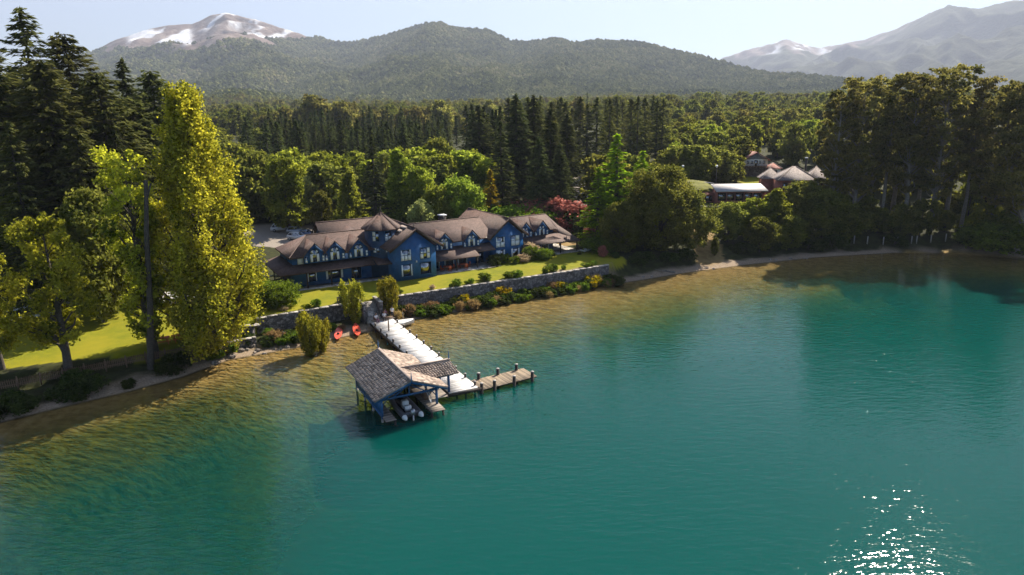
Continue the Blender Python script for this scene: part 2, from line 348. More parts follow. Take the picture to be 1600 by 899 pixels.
def ground_mat():
    m, nt, p = newmat('ground_soil')
    n1 = noise(nt, .9, 8, rough=.65); n2 = noise(nt, .12, 4); n3 = noise(nt, 6.0, 6, rough=.7)
    floor = ramp(nt, n1, [(.3, (.022, .024, .01)), (.5, (.04, .042, .015)), (.72, (.06, .07, .018))])
    lawn = mixc(nt, ramp(nt, n1, [(.3, (0, 0, 0)), (.7, (1, 1, 1))]), (.125, .148, .008), (.245, .235, .012))
    lawn = mixc(nt, ramp(nt, n2, [(.4, (0, 0, 0)), (.65, (.7, .7, .7))]), lawn, (.28, .24, .015))
    dry = ramp(nt, n1, [(.3, (.24, .15, .06)), (.7, (.38, .26, .11))])
    sand = ramp(nt, n3, [(.3, (.16, .115, .075)), (.5, (.3, .22, .15)), (.7, (.44, .35, .27))])
    bed = ramp(nt, n1, [(.3, (.24, .15, .042)), (.5, (.38, .24, .075)), (.7, (.5, .33, .12))])
    grav = ramp(nt, n3, [(.3, (.24, .2, .165)), (.7, (.38, .33, .28))])
    c = mixc(nt, attr(nt, 'lawn'), floor, lawn); c = mixc(nt, attr(nt, 'dry'), c, dry); c = mixc(nt, attr(nt, 'gravel'), c, grav)
    c = mixc(nt, attr(nt, 'sand'), c, sand); bed = mixc(nt, attr(nt, 'weed_reflection'), bed, ramp(nt, n1, [(.3, (.035, .036, .006)), (.7, (.14, .125, .02))]))  # olive bed colour also paints in the trees' reflection
    c = mixc(nt, attr(nt, 'bed'), c, bed)
    nt.links.new(c, p.inputs['Base Color']); p.inputs['Roughness'].default_value = .95; p.inputs['Specular IOR Level'].default_value = .15
    b = nd(nt, 'ShaderNodeBump', i_Strength=.6, i_Distance=.08); nt.links.new(n3, b.inputs['Height']); nt.links.new(b.outputs[0], p.inputs['Normal'])
    return m
def inpoly(x, y, P):
    P = np.array(P); c = np.zeros(x.shape, bool); j = len(P) - 1
    for i in range(len(P)):
        (xi, yi), (xj, yj) = P[i], P[j]
        if yi != yj: c ^= ((yi > y) != (yj > y)) & (x < (xj - xi) * (y - yi) / (yj - yi) + xi)
        j = i
    return c
HO = np.array([-18.7, 108.8]); HA = math.radians(30)
HU = np.array([math.cos(HA), math.sin(HA)]); HV = np.array([-math.sin(HA), math.cos(HA)])
def hw(u, v): q = HO + HU * u + HV * v; return float(q[0]), float(q[1])

az = np.radians(np.linspace(-72, 72, 660))
rr = np.concatenate([np.linspace(22, 60, 46), np.linspace(60.6, 160, 270), np.geomspace(161, 1500, 110)])
RR, AZ = np.meshgrid(rr, az, indexing='ij'); X = RR * np.sin(AZ); Y = RR * np.cos(AZ)
s = shore_s(X, Y); Z = ground(X, Y, s)
jx = X + (fbm(X * .3, Y * .3, 3, 3) - .5) * 2.5; jy = Y + (fbm(X * .3, Y * .3, 3, 4) - .5) * 2.5
yb = np.interp(X, BANK_X, BANK_Y)
lawn_l = inpoly(X, Y, [(-60, 72), (-44, 78.5), (-36, 84), (-34.5, 90), (-40, 98), (-52, 102), (-66, 96), (-80, 88), (-80, 70)])
lawn_c = inpoly(jx, jy, [(-34.5, 89.9), (-22, 98), (0, 109.9), (17.5, 119.5), (21, 125), *[hw(u, v) for u, v in ((44, 9), (40, 3), (27, 6), (-4, 7), (-18, 8), (-21, 12))], (-40, 104), (-38, 96)]) & (Y > yb + .3)
lawn_x = inpoly(jx, jy, [(64, 174), (78, 172), (80, 190), (76, 200), (62, 198)]) | inpoly(jx, jy, [(44, 160), (66, 160), (66, 166), (44, 166)]) | inpoly(jx, jy, [(36, 168), (52, 170), (52, 186), (34, 186)]) | inpoly(jx, jy, [(99, 150), (106, 148), (108, 158), (101, 162)])
lawn = np.where(lawn_l | lawn_c | lawn_x, 1.0, 0.0)
dry = inpoly(jx, jy, [hw(*q) for q in ((38, 9), (47, 9), (50, 24), (46, 30), (38, 27), (33, 14))]).astype(float)
dry = np.maximum(dry, inpoly(jx, jy, [(35, 127), (40, 128.5), (43, 136), (43, 150), (39, 150), (37, 138)]) * .8)
grav = (inpoly(jx, jy, [(-60, 140), (-42, 136), (-36, 142), (-40, 156), (-60, 160)]) | inpoly(jx, jy, [(14, 150), (17.5, 150), (24.5, 230), (21, 230)])).astype(float)
sand = smooth(-.5, .3, s) * (1 - smooth(1.6, 3.4, s + (fbm(X * .5, Y * .5, 3, 8) - .5) * 3)); bed = 1 - smooth(-.6, 0, s)
weed_reflection = smooth(-2, 10, np.interp(Y, [-40, 38, 52, 66, 80, 95], [-8, -11, -14.5, -21, -26, -30]) - X + (fbm(X * .15, Y * .15, 3, 26) - .5) * 8) * smooth(2, 9, -s)  # weedy bed mask, with the trees' reflection and shade painted into its colour
ter = grid_mesh('ground', X, Y, Z, ground_mat(), dict(lawn=lawn, dry=dry, gravel=grav, sand=np.clip(sand, 0, 1), bed=bed, weed_reflection=weed_reflection))
tag(ter, 'lakeshore ground with lawns, sandy shore and forest floor', 'ground', kind='structure')

# ------------------------------------------------------------------ lake
def water_mat():
    m, nt, p = newmat('lake_water'); nt.nodes.remove(p); out = nt.nodes['Material Output']
    dep = attr(nt, 'depth')
    def ex(k):
        a = nd(nt, 'ShaderNodeMath', operation='MULTIPLY', i_1=-k); nt.links.new(dep, a.inputs[0])
        b = nd(nt, 'ShaderNodeMath', operation='EXPONENT'); nt.links.new(a.outputs[0], b.inputs[0]); return b.outputs[0]
    def inv(x, f):
        a = nd(nt, 'ShaderNodeMath', operation='SUBTRACT', i_0=1.0); nt.links.new(x, a.inputs[1])
        b = nd(nt, 'ShaderNodeMath', operation='MULTIPLY', i_1=f); nt.links.new(a.outputs[0], b.inputs[0]); return b.outputs[0]
    T = nd(nt, 'ShaderNodeCombineColor'); D = nd(nt, 'ShaderNodeCombineColor')
    for i, (k, kd, c) in enumerate(((.42, .32, .0005), (.28, .25, .064), (.45, .28, .052))):
        nt.links.new(ex(k), T.inputs[i]); nt.links.new(inv(ex(kd), c), D.inputs[i])
    tr = nd(nt, 'ShaderNodeBsdfTransparent'); nt.links.new(T.outputs[0], tr.inputs[0])
    df = nd(nt, 'ShaderNodeSubsurfaceScattering', falloff='BURLEY'); df.inputs['Scale'].default_value = 1.0; df.inputs['Radius'].default_value = (.6, 2.2, 2.2); nt.links.new(D.outputs[0], df.inputs['Color'])
    ad = nd(nt, 'ShaderNodeAddShader'); nt.links.new(tr.outputs[0], ad.inputs[0]); nt.links.new(df.outputs[0], ad.inputs[1])
    tc = nd(nt, 'ShaderNodeTexCoord')
    hs = []
    for (rot, sx, sy, sc, amp) in ((.5, 1, .34, 1.7, .85), (-.15, 1, .4, 3.6, .36), (1.0, 1, .6, .4, .5)):
        mp = nd(nt, 'ShaderNodeMapping'); mp.inputs['Rotation'].default_value = (0, 0, rot); mp.inputs['Scale'].default_value = (sy, sx, 1)
        nt.links.new(tc.outputs['Object'], mp.inputs[0]); h = noise(nt, sc, 2.0, vec=mp.outputs[0])
        q = nd(nt, 'ShaderNodeMath', operation='MULTIPLY', i_1=amp); nt.links.new(h, q.inputs[0]); hs.append(q.outputs[0])
    a1 = nd(nt, 'ShaderNodeMath', operation='ADD'); nt.links.new(hs[0], a1.inputs[0]); nt.links.new(hs[1], a1.inputs[1])
    a2 = nd(nt, 'ShaderNodeMath', operation='ADD'); nt.links.new(a1.outputs[0], a2.inputs[0]); nt.links.new(hs[2], a2.inputs[1])
    pat = noise(nt, .03, 3.0); pr = nd(nt, 'ShaderNodeMapRange', i_1=.35, i_2=.65, i_3=.55, i_4=1.0); nt.links.new(pat, pr.inputs[0])
    b = nd(nt, 'ShaderNodeBump', i_Distance=.092); nt.links.new(a2.outputs[0], b.inputs['Height']); nt.links.new(pr.outputs[0], b.inputs['Strength'])
    gl = nd(nt, 'ShaderNodeBsdfGlossy', i_Roughness=.055); nt.links.new(b.outputs[0], gl.inputs['Normal'])
    fr = nd(nt, 'ShaderNodeFresnel', i_IOR=1.3); nt.links.new(b.outputs[0], fr.inputs['Normal'])
    mx = nd(nt, 'ShaderNodeMixShader'); nt.links.new(fr.outputs[0], mx.inputs[0]); nt.links.new(ad.outputs[0], mx.inputs[1]); nt.links.new(gl.outputs[0], mx.inputs[2])
    nt.links.new(mx.outputs[0], out.inputs['Surface']); return m
gx = np.concatenate([np.linspace(-900, -132, 40), np.linspace(-130, 130, 240), np.linspace(132, 900, 40)]); gy = np.concatenate([np.linspace(-500, 18, 40), np.linspace(20, 142, 150)])
WX, WY = np.meshgrid(gx, gy); WD = np.maximum(-ground(WX, WY, detail=False), 0.0)
tag(grid_mesh('lake_water', WX, WY, np.zeros_like(WX), water_mat(), dict(depth=WD)), 'clear teal lake water shading to brown over the shallows', 'lake', kind='structure')
#PART2
# ------------------------------------------------------------------ mountains
def skyline(pts, extra):
    a, h = [], []
    for px, py in pts:
        d = ray(px, py); a.append(math.atan2(d[0], d[1])); h.append(d[2] / math.hypot(d[0], d[1]))
    return np.array(a), np.array(h)
def az_of(px): d = ray(px, 200); return math.atan2(d[0], d[1])
A_PTS = [(-900, 260), (-400, 215), (-200, 170), (0, 125), (140, 85), (180, 62), (225, 46), (262, 41), (300, 38), (330, 25), (352, 20), (372, 24), (400, 30), (430, 42), (462, 52), (500, 60), (530, 67),
         (560, 66), (600, 58), (640, 46), (672, 38), (690, 40), (715, 47), (760, 49), (800, 66), (830, 68), (865, 64), (900, 71), (940, 66), (965, 67), (1000, 69), (1050, 80), (1100, 92), (1150, 105),
         (1200, 118), (1260, 122), (1320, 128), (1400, 140), (1500, 150), (1800, 158), (2200, 160), (2700, 165)]
B_PTS = [(950, 185), (1050, 140), (1100, 108), (1130, 93), (1165, 82), (1200, 74), (1228, 64), (1250, 68), (1275, 75), (1300, 72), (1350, 62), (1400, 45), (1440, 27), (1465, 17), (1482, 12), (1500, 16), (1530, 19), (1560, 14), (1600, 4), (1700, -20), (1900, 20), (2300, 90), (2700, 130)]
def mountain(name, label, pts, Rpx, Rv, r0, shape, tree_px, tree_z, snow, seed, ncol=760, nrow=230, spur=.1, gully=0.0):
    a, t = skyline(pts, 0); A = np.linspace(a[0], a[-1], ncol)
    tn = np.interp(A, a, t); R = np.interp(A, [az_of(p) for p in Rpx], Rv)
    hr = CAM_H + R * tn
    q = np.concatenate([np.linspace(0, 1, nrow) ** 1.15, 1 + np.linspace(.02, .5, 24)])
    Q, AA = np.meshgrid(q, A, indexing='ij'); RR_ = r0 + (R - r0)[None, :] * Q
    X = RR_ * np.sin(AA); Y = RR_ * np.cos(AA)
    base = 18.0
    up = shape * Q + (1 - shape) * Q ** 2
    prof = np.where(Q <= 1, up, 1 - (Q - 1) * 1.6)
    Zm = base + (hr[None, :] - base) * prof
    n = fbm(X / 900, Y / 900, 5, seed); rid = 1 - np.abs(2 * fbm(X / 700 + 7, Y / 1500, 4, seed + 20) - 1)
    env = np.clip(np.sin(np.clip(Q, 0, 1) * math.pi), 0, 1) ** .7
    amp = (hr[None, :] - base) * spur
    Zm = Zm + amp * env * ((n - .5) * 2.2 + (rid - .75) * 2.0)
    Zm = Zm + (fbm(X / 120, Y / 120, 3, seed + 40) - .5) * 22 * np.clip(env * 3, 0, 1)
    tz0 = np.interp(AA, [az_of(p) for p in tree_px], tree_z); crag = smooth(-40, 60, Zm - tz0)
    Zm = Zm + crag * ((1 - np.abs(2 * fbm(X / 210, Y / 210, 4, seed + 90) - 1)) - .78) * 60 * np.where(Q > .985, .35, 1)
    tz = np.interp(AA, [az_of(p) for p in tree_px], tree_z)
    rk = smooth(-25, 35, Zm - tz + (fbm(X / 260, Y / 260, 4, seed + 60) - .5) * 260)
    sn = np.zeros_like(Zm)
    for (p0, p1, z0, z1, th) in snow:
        wgt = smooth(az_of(p0), az_of(p0) + .012, AA) * (1 - smooth(az_of(p1) - .012, az_of(p1), AA)) * smooth(z0 - 40, z0 + 10, Zm + (n - .5) * 160) * (1 - smooth(z1 - 10, z1 + 30, Zm))
        sn = np.maximum(sn, wgt * smooth(th, th + .07, fbm(X / 170, Y / 420, 4, seed + 80)))
    o = grid_mesh(name, X, Y, Zm, mount_mat(), dict(rock=rk, snow=sn))
    tag(o, label, 'mountain', kind='structure')
    return X, Y, Zm, rk, Q
_mm = []
def mount_mat():
    if _mm: return _mm[0]
    m, nt, p = newmat('mountain_slope')
    n1 = noise(nt, .006, 8, rough=.65); n2 = noise(nt, .04, 6, rough=.7)
    forest = ramp(nt, n2, [(.3, (.012, .02, .008)), (.55, (.04, .05, .016)), (.75, (.075, .08, .028))])
    rock = ramp(nt, n1, [(.3, (.11, .08, .068)), (.5, (.23, .175, .15)), (.7, (.38, .32, .28))])
    c = mixc(nt, attr(nt, 'rock'), forest, rock); c = mixc(nt, attr(nt, 'snow'), c, (.82, .83, .86))
    nt.links.new(c, p.inputs['Base Color']); p.inputs['Roughness'].default_value = .95; p.inputs['Specular IOR Level'].default_value = .1
    b = nd(nt, 'ShaderNodeBump', i_Strength=.9, i_Distance=12.0); nt.links.new(n2, b.inputs['Height']); nt.links.new(b.outputs[0], p.inputs['Normal'])
    _mm.append(m); return m
hillA = mountain('mountain', 'forested mountain range with a bare snow-streaked summit behind the trees', A_PTS, [-900, 0, 350, 520, 680, 960, 1200, 1500, 2700], [5200, 5400, 5400, 4700, 3900, 3300, 2600, 2100, 2100], 1350, .3,
                 [0, 220, 300, 420, 540, 2000], [380, 430, 330, 400, 480, 900], [(212, 325, 380, 600, .47), (318, 400, 540, 900, .55), (395, 500, 440, 700, .5)], 11, spur=.2)
hillB = mountain('mountain', 'pale rocky far mountain with snow gullies on the right', B_PTS, [900, 1240, 1480, 2700], [9000, 9000, 8200, 8000], 3600, .35,
                 [1000, 1240, 1320, 1480, 1600, 2000], [520, 560, 560, 950, 960, 900], [(1180, 1215, 560, 900, .52), (1222, 1260, 600, 900, .5), (1262, 1300, 560, 800, .52), (1495, 1530, 960, 1300, .4)], 31, ncol=520, spur=.3)

# ------------------------------------------------------------------ far forest (a mass nobody could count)
def far_forest(name, label, P, S, mat, cone=False, src_obj=None):
    me = bpy.data.meshes.new(name); me.vertices.add(len(P)); me.vertices.foreach_set('co', P.astype(np.float32).ravel())
    a = me.attributes.new('size', 'FLOAT', 'POINT'); a.data.foreach_set('value', S.astype(np.float32)); me.update()
    o = link(name, me); tag(o, label, 'forest', kind='stuff')
    g = bpy.data.node_groups.new(name, 'GeometryNodeTree')
    g.interface.new_socket('Geometry', in_out='INPUT', socket_type='NodeSocketGeometry'); g.interface.new_socket('Geometry', in_out='OUTPUT', socket_type='NodeSocketGeometry')
    gi, go = g.nodes.new('NodeGroupInput'), g.nodes.new('NodeGroupOutput')
    ln = g.links.new
    if cone:
        c = g.nodes.new('GeometryNodeMeshCone'); c.inputs['Vertices'].default_value = 7; c.inputs['Side Segments'].default_value = 4
        c.inputs['Radius Bottom'].default_value = .3; c.inputs['Depth'].default_value = 1.5; src = c.outputs[0]; amp = .12
    else:
        c = g.nodes.new('GeometryNodeMeshIcoSphere'); c.inputs['Subdivisions'].default_value = 3; c.inputs['Radius'].default_value = .5; src = c.outputs[0]; amp = .5
    if src_obj is not None: oi_ = g.nodes.new('GeometryNodeObjectInfo'); oi_.inputs['Object'].default_value = src_obj; oi_.transform_space = 'ORIGINAL'
    nz = g.nodes.new('ShaderNodeTexNoise'); nz.inputs['Scale'].default_value = 3.2; nz.inputs['Detail'].default_value = 2.0
    sb = g.nodes.new('ShaderNodeVectorMath'); sb.operation = 'SUBTRACT'; sb.inputs[1].default_value = (.5, .5, .5); ln(nz.outputs['Color'], sb.inputs[0])
    sc = g.nodes.new('ShaderNodeVectorMath'); sc.operation = 'SCALE'; sc.inputs['Scale'].default_value = amp * 1.6; ln(sb.outputs[0], sc.inputs[0])
    sp = g.nodes.new('GeometryNodeSetPosition'); ln(src, sp.inputs['Geometry']); ln(sc.outputs[0], sp.inputs['Offset'])
    sm = g.nodes.new('GeometryNodeSetMaterial'); sm.inputs['Material'].default_value = mat; ln(sp.outputs[0], sm.inputs[0])
    ip = g.nodes.new('GeometryNodeInstanceOnPoints'); ln(gi.outputs[0], ip.inputs['Points']); ln(sm.outputs[0] if src_obj is None else oi_.outputs['Geometry'], ip.inputs['Instance'])
    na = g.nodes.new('GeometryNodeInputNamedAttribute'); na.data_type = 'FLOAT'; na.inputs[0].default_value = 'size'
    rv = g.nodes.new('FunctionNodeRandomValue'); rv.data_type = 'FLOAT_VECTOR'; rv.inputs[0].default_value = (.8, .8, .8); rv.inputs[1].default_value = (1.15, 1.15, 1.35)
    ml = g.nodes.new('ShaderNodeVectorMath'); ml.operation = 'SCALE'; ln(rv.outputs[0], ml.inputs[0]); ln(na.outputs[0], ml.inputs['Scale']); ln(ml.outputs[0], ip.inputs['Scale'])
    rr_ = g.nodes.new('FunctionNodeRandomValue'); rr_.data_type = 'FLOAT_VECTOR'; rr_.inputs[1].default_value = (.0, .0, 6.28); ln(rr_.outputs[0], ip.inputs['Rotation'])
    ln(ip.outputs[0], go.inputs[0])
    mo = o.modifiers.new('trees', 'NODES'); mo.node_group = g; return o
def forest_mat(name, stops):
    m, nt, p = newmat(name); oi = nd(nt, 'ShaderNodeObjectInfo'); n = noise(nt, .0045, 4, vec=oi.outputs['Location'], rough=.7)
    st = nd(nt, 'ShaderNodeMapRange', i_1=.33, i_2=.67); nt.links.new(n, st.inputs[0])
    mx = nd(nt, 'ShaderNodeMix', i_0=.55); nt.links.new(oi.outputs['Random'], mx.inputs[2]); nt.links.new(st.outputs[0], mx.inputs[3])
    nt.links.new(ramp(nt, mx.outputs[0], stops), p.inputs['Base Color']); p.inputs['Roughness'].default_value = 1; p.inputs['Specular IOR Level'].default_value = .05; return m
rng = np.random.default_rng(4)
FM = forest_mat('far_crowns', [(.1, (.035, .052, .016)), (.4, (.1, .115, .032)), (.65, (.17, .175, .05)), (.95, (.26, .23, .1))])
Xa, Ya, Za, Ka, Qa = hillA
n = 150000
i = rng.integers(0, Xa.shape[0] - 26, n); j = rng.integers(60, Xa.shape[1] - 200, n)
fi, fj = rng.random(n), rng.random(n)
bil = lambda W: W[i, j] * (1 - fi) * (1 - fj) + W[i + 1, j] * fi * (1 - fj) + W[i, j + 1] * (1 - fi) * fj + W[i + 1, j + 1] * fi * fj
P = np.stack([bil(Xa), bil(Ya), bil(Za)], 1); rk = bil(Ka); rg = np.hypot(P[:, 0], P[:, 1])
ok = (rk < .45 + .3 * rng.random(n)); P = P[ok]; rg = rg[ok]
S = (6.5 + 8.5 * rng.random(len(P)) ** 2.2) * (1 + rg / 8000); P[:, 2] += S * .2
far_forest('forest', 'hazy carpet of forest covering the mountain slopes', P[rg > 1500], S[rg > 1500], FM); P_NEAR, S_NEAR = P[rg <= 1500], S[rg <= 1500]
# ------------------------------------------------------------------ trees
def leaf_quads(P, N, L, W, rg):
    n = len(P); a = rg.normal(size=(n, 3)); t = np.cross(N, a); t /= np.linalg.norm(t, axis=1)[:, None] + 1e-9; b = np.cross(N, t)
    l = (L * rg.uniform(.7, 1.3, n))[:, None]; w_ = (W * rg.uniform(.7, 1.3, n))[:, None]
    fold = N * (l * .18)
    V = np.stack([P - t * l, P + b * w_ + fold, P + t * l, P - b * w_ + fold], 1).reshape(-1, 3)
    return V, np.arange(4 * n).reshape(n, 4)
def unit(v): return v / (np.linalg.norm(v, axis=-1, keepdims=True) + 1e-9)
def clump_leaves(g, centers, radii, per, L, W, rg, flat=.8, mat=0, out=.55, tmean=None):
    for k, (c, r) in enumerate(zip(centers, radii)):
        n = int(per * (r / np.mean(radii)) ** 1.6) + 3
        q = rg.normal(size=(n, 3)); rad = np.linalg.norm(q, axis=1); d = q / (rad[:, None] + 1e-9)
        nt_ = max(2, n // 22); tw = unit(rg.normal(size=(nt_, 3))) * rg.uniform(.35, 1.25, nt_)[:, None]      # twig tips gather the leaves into sprays
        rad = np.minimum(rad, 2.3) * .55
        own = tw[rg.integers(nt_, size=n)] + rg.normal(size=(n, 3)) * .17
        P = c + np.where((rg.random(n) < .7)[:, None], own, d * rad[:, None]) * r * np.array([1, 1, flat])
        N = unit(d * out + rg.normal(size=(n, 3)) * .6 + np.array([0, 0, .25]))
        V, F = leaf_quads(P, N, L, W, rg)
        t0 = rg.normal(.5, .13) if tmean is None else tmean[k]
        g.add(V, F, mat, np.clip(rg.normal(t0, .2, n), 0, 1))
def limb(g, p0, p1, r0, r1, rg, mat=0, bend=.12, n=5):
    p0, p1 = np.array(p0), np.array(p1); d = np.linalg.norm(p1 - p0); m1 = p0 * .62 + p1 * .38 + rg.normal(size=3) * d * bend * .6; m2 = p0 * .3 + p1 * .7 + rg.normal(size=3) * d * bend * .5
    m1[2] += d * .05
    g.path([p0, m1, m2, p1], [r0, r0 * .6 + r1 * .4, r0 * .3 + r1 * .7, r1], n, mat)

def broadleaf(seed, Hh, Rr, leaf, bark='bark', K=46, leaves=16000, L=.3, W=.2, base=.16, prof='round', flat=.8, trunk_r=None, lean=0.0, clump=.27, near=True, irr=.25, stems=1):
    rg = np.random.default_rng(seed); g, tk = Geo(), Geo()
    tr = trunk_r or Hh * .018; C, Rad = [], []
    lobes = rg.random(8)
    for k in range(K):
        u_ = (k + rg.random()) / K
        if prof == 'round': e = math.sqrt(max(0, 1 - (2 * u_ ** .85 - 1) ** 2)) * .92 + .1
        elif prof == 'poplar': e = min(1, (u_ * 6.5) ** .7) * (1 - max(0, u_ - .28) ** 1.35 * 1.32) + .03
        elif prof == 'cone': e = (1 - u_) ** .8 + .06
        elif prof == 'vase': e = .35 + .65 * u_ ** .7 if u_ < .8 else 1 - (u_ - .8) * 2.4
        elif prof == 'top': e = .45 + .55 * math.sin(math.pi * u_ ** .8)
        an = k * 2.39996 + rg.normal() * .5
        e *= 1 - irr + 2 * irr * lobes[int((an % 6.283) / 6.284 * 8)]
        rad = e * Rr * (.35 + .62 * math.sqrt(rg.random()))
        rc = Rr * clump * rg.uniform(.65, 1.3) * (.55 + .5 * e)
        z = Hh * (base + (1 - base) * u_); z = min(z, Hh - rc * flat * .6)
        C.append(np.array([math.cos(an) * max(0, rad - rc * .35) + lean * z, math.sin(an) * max(0, rad - rc * .35), z])); Rad.append(rc)
    clump_leaves(g, C, Rad, leaves / K, L, W, rg, flat)
    if stems == 1:
        top = np.array([lean * Hh * .9, 0, Hh * .9]); pts = [np.array([0, 0, -.6]), np.array([lean * Hh * .2 + rg.normal() * .15, rg.normal() * .15, Hh * .22]), np.array([lean * Hh * .5 + rg.normal() * .3, rg.normal() * .3, Hh * .52]), top]
        tk.path(pts, [tr * 1.35, tr, tr * .62, tr * .12], 8 if near else 5, 0)
    else:
        for q in range(stems):
            an = q * 6.283 / stems + rg.random(); tk.path([(math.cos(an) * .25, math.sin(an) * .25, -.5), (math.cos(an) * Rr * .12, math.sin(an) * Rr * .12, Hh * .3), (math.cos(an) * Rr * .3, math.sin(an) * Rr * .3, Hh * .75)], [tr, tr * .7, tr * .2], 6, 0)
    if near or K < 40:
        for c, r in zip(C, Rad):
            zz = max(Hh * .1, c[2] - (math.hypot(c[0], c[1]) * (1.6 if prof == 'poplar' else .75)) - rg.random() * Hh * .05)
            limb(tk, (lean * zz, 0, zz), c, tr * (.42 if near else .3) * (1.1 - zz / Hh), tr * .05, rg, 0, n=5 if near else 3)
    return g, tk, M[leaf], M[bark], Hh

def conifer(seed, Hh, Rr, leaf, bark='bark', levels=48, per=7, spr=34, L=.42, W=.13, base=.06, p=.85, droop=.28, near=True, ragged=.3, top_bare=0):
    rg = np.random.default_rng(seed); g, tk = Geo(), Geo()
    tk.path([(0, 0, -.6), (0, 0, Hh * .5), (0, 0, Hh * .98)], [Hh * .014 + .1, Hh * .009 + .05, .03], 7 if near else 5, 0)
    for l in range(levels):
        u_ = l / levels; z0 = Hh * (base + (1 - base) * u_)
        for b in range(per):
            if rg.random() < ragged * .25: continue
            an = rg.random() * 6.283; R_ = Rr * ((1 - u_) ** p * (1 - ragged * rg.random()) + .02) * min(1, .45 + u_ * 6)
            n = max(5, int(spr * (R_ / Rr) ** .75)); t = rg.random(n) ** .62
            zb = z0 + rg.normal() * Hh / levels * .5
            dz = t * R_ * (.12 - droop * rg.uniform(.6, 1.4)) + t * t * R_ * droop * .45
            wd = rg.normal(size=n) * (.05 + .16 * R_ * np.sqrt(t) * (1.1 - t))
            ca, sa = math.cos(an), math.sin(an)
            P = np.stack([ca * t * R_ - sa * wd, sa * t * R_ + ca * wd, zb + dz + rg.normal(size=n) * .07 - np.abs(wd) * .25], 1)
            D = unit(np.stack([ca * np.ones(n) - sa * wd * .9, sa * np.ones(n) + ca * wd * .9, -.25 + rg.normal(size=n) * .25], 1))
            S_ = unit(np.cross(D, np.array([0, 0, 1.0])) + rg.normal(size=(n, 3)) * .35)
            l_ = (L * rg.uniform(.6, 1.4, n))[:, None]; w_ = (W * rg.uniform(.7, 1.4, n))[:, None]
            V = np.stack([P - D * l_, P + S_ * w_, P + D * l_, P - S_ * w_], 1).reshape(-1, 3)
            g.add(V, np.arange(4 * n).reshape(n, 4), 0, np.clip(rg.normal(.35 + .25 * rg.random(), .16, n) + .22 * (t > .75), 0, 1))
            if near and b % 2 == 0: tk.tube((0, 0, zb), (ca * R_ * .85, sa * R_ * .85, zb + R_ * .85 * (.12 - droop * .6)), .05 + R_ * .008, .012, 3, 0, False)
    n = 60; z = Hh * rg.uniform(.94, 1.0, n); P = np.stack([rg.normal(size=n) * .12, rg.normal(size=n) * .12, z], 1)
    V, F = leaf_quads(P, unit(rg.normal(size=(n, 3))), np.full(n, L * .7), np.full(n, W), rg); g.add(V, F, 0, rg.uniform(.2, .6, n))
    return g, tk, M[leaf], M[bark], Hh

class Proto:
    def __init__(self, name, parts, far=False):
        g, tk, lm, bm, self.H = parts
        if far:
            for f, m, t in tk.f: pass
            off = g.n
            g.v += tk.v; g.f += [(f + off, 1, t) for f, m, t in tk.f]; g.n += tk.n
            self.me = g.mesh(name, [lm, bm]); self.crown = self.trunk = None
        else:
            self.crown, self.trunk, self.me = g.mesh(name + '_crown', lm), tk.mesh(name + '_trunk', bm), None
def put(pr, name, label, cat, x, y, top=None, h=None, wid=1.0, rz=None, group=None, z=None, sink=.0):
    z = gz(x, y) if z is None else z
    h = (top - z) if h is None else h; s_ = h / pr.H; rz = random.random() * 6.28 if rz is None else rz
    loc = (x, y, z - sink)
    if pr.me is not None:
        o = link(name, pr.me); o.location = loc; o.rotation_euler = (0, 0, rz); o.scale = (s_ * wid, s_ * wid, s_); return tag(o, label, cat, group)
    o = thing(name, label, cat, loc, rz, group, (s_ * wid, s_ * wid, s_)); link('trunk', pr.trunk, o); link('crown', pr.crown, o); return o
def put_px(pr, name, label, cat, px, py, dist, **k):       # tree whose top stands on this line of sight, dist metres out
    p = gd(px, py, dist); return put(pr, name, label, cat, p[0], p[1], top=p[2], **k)

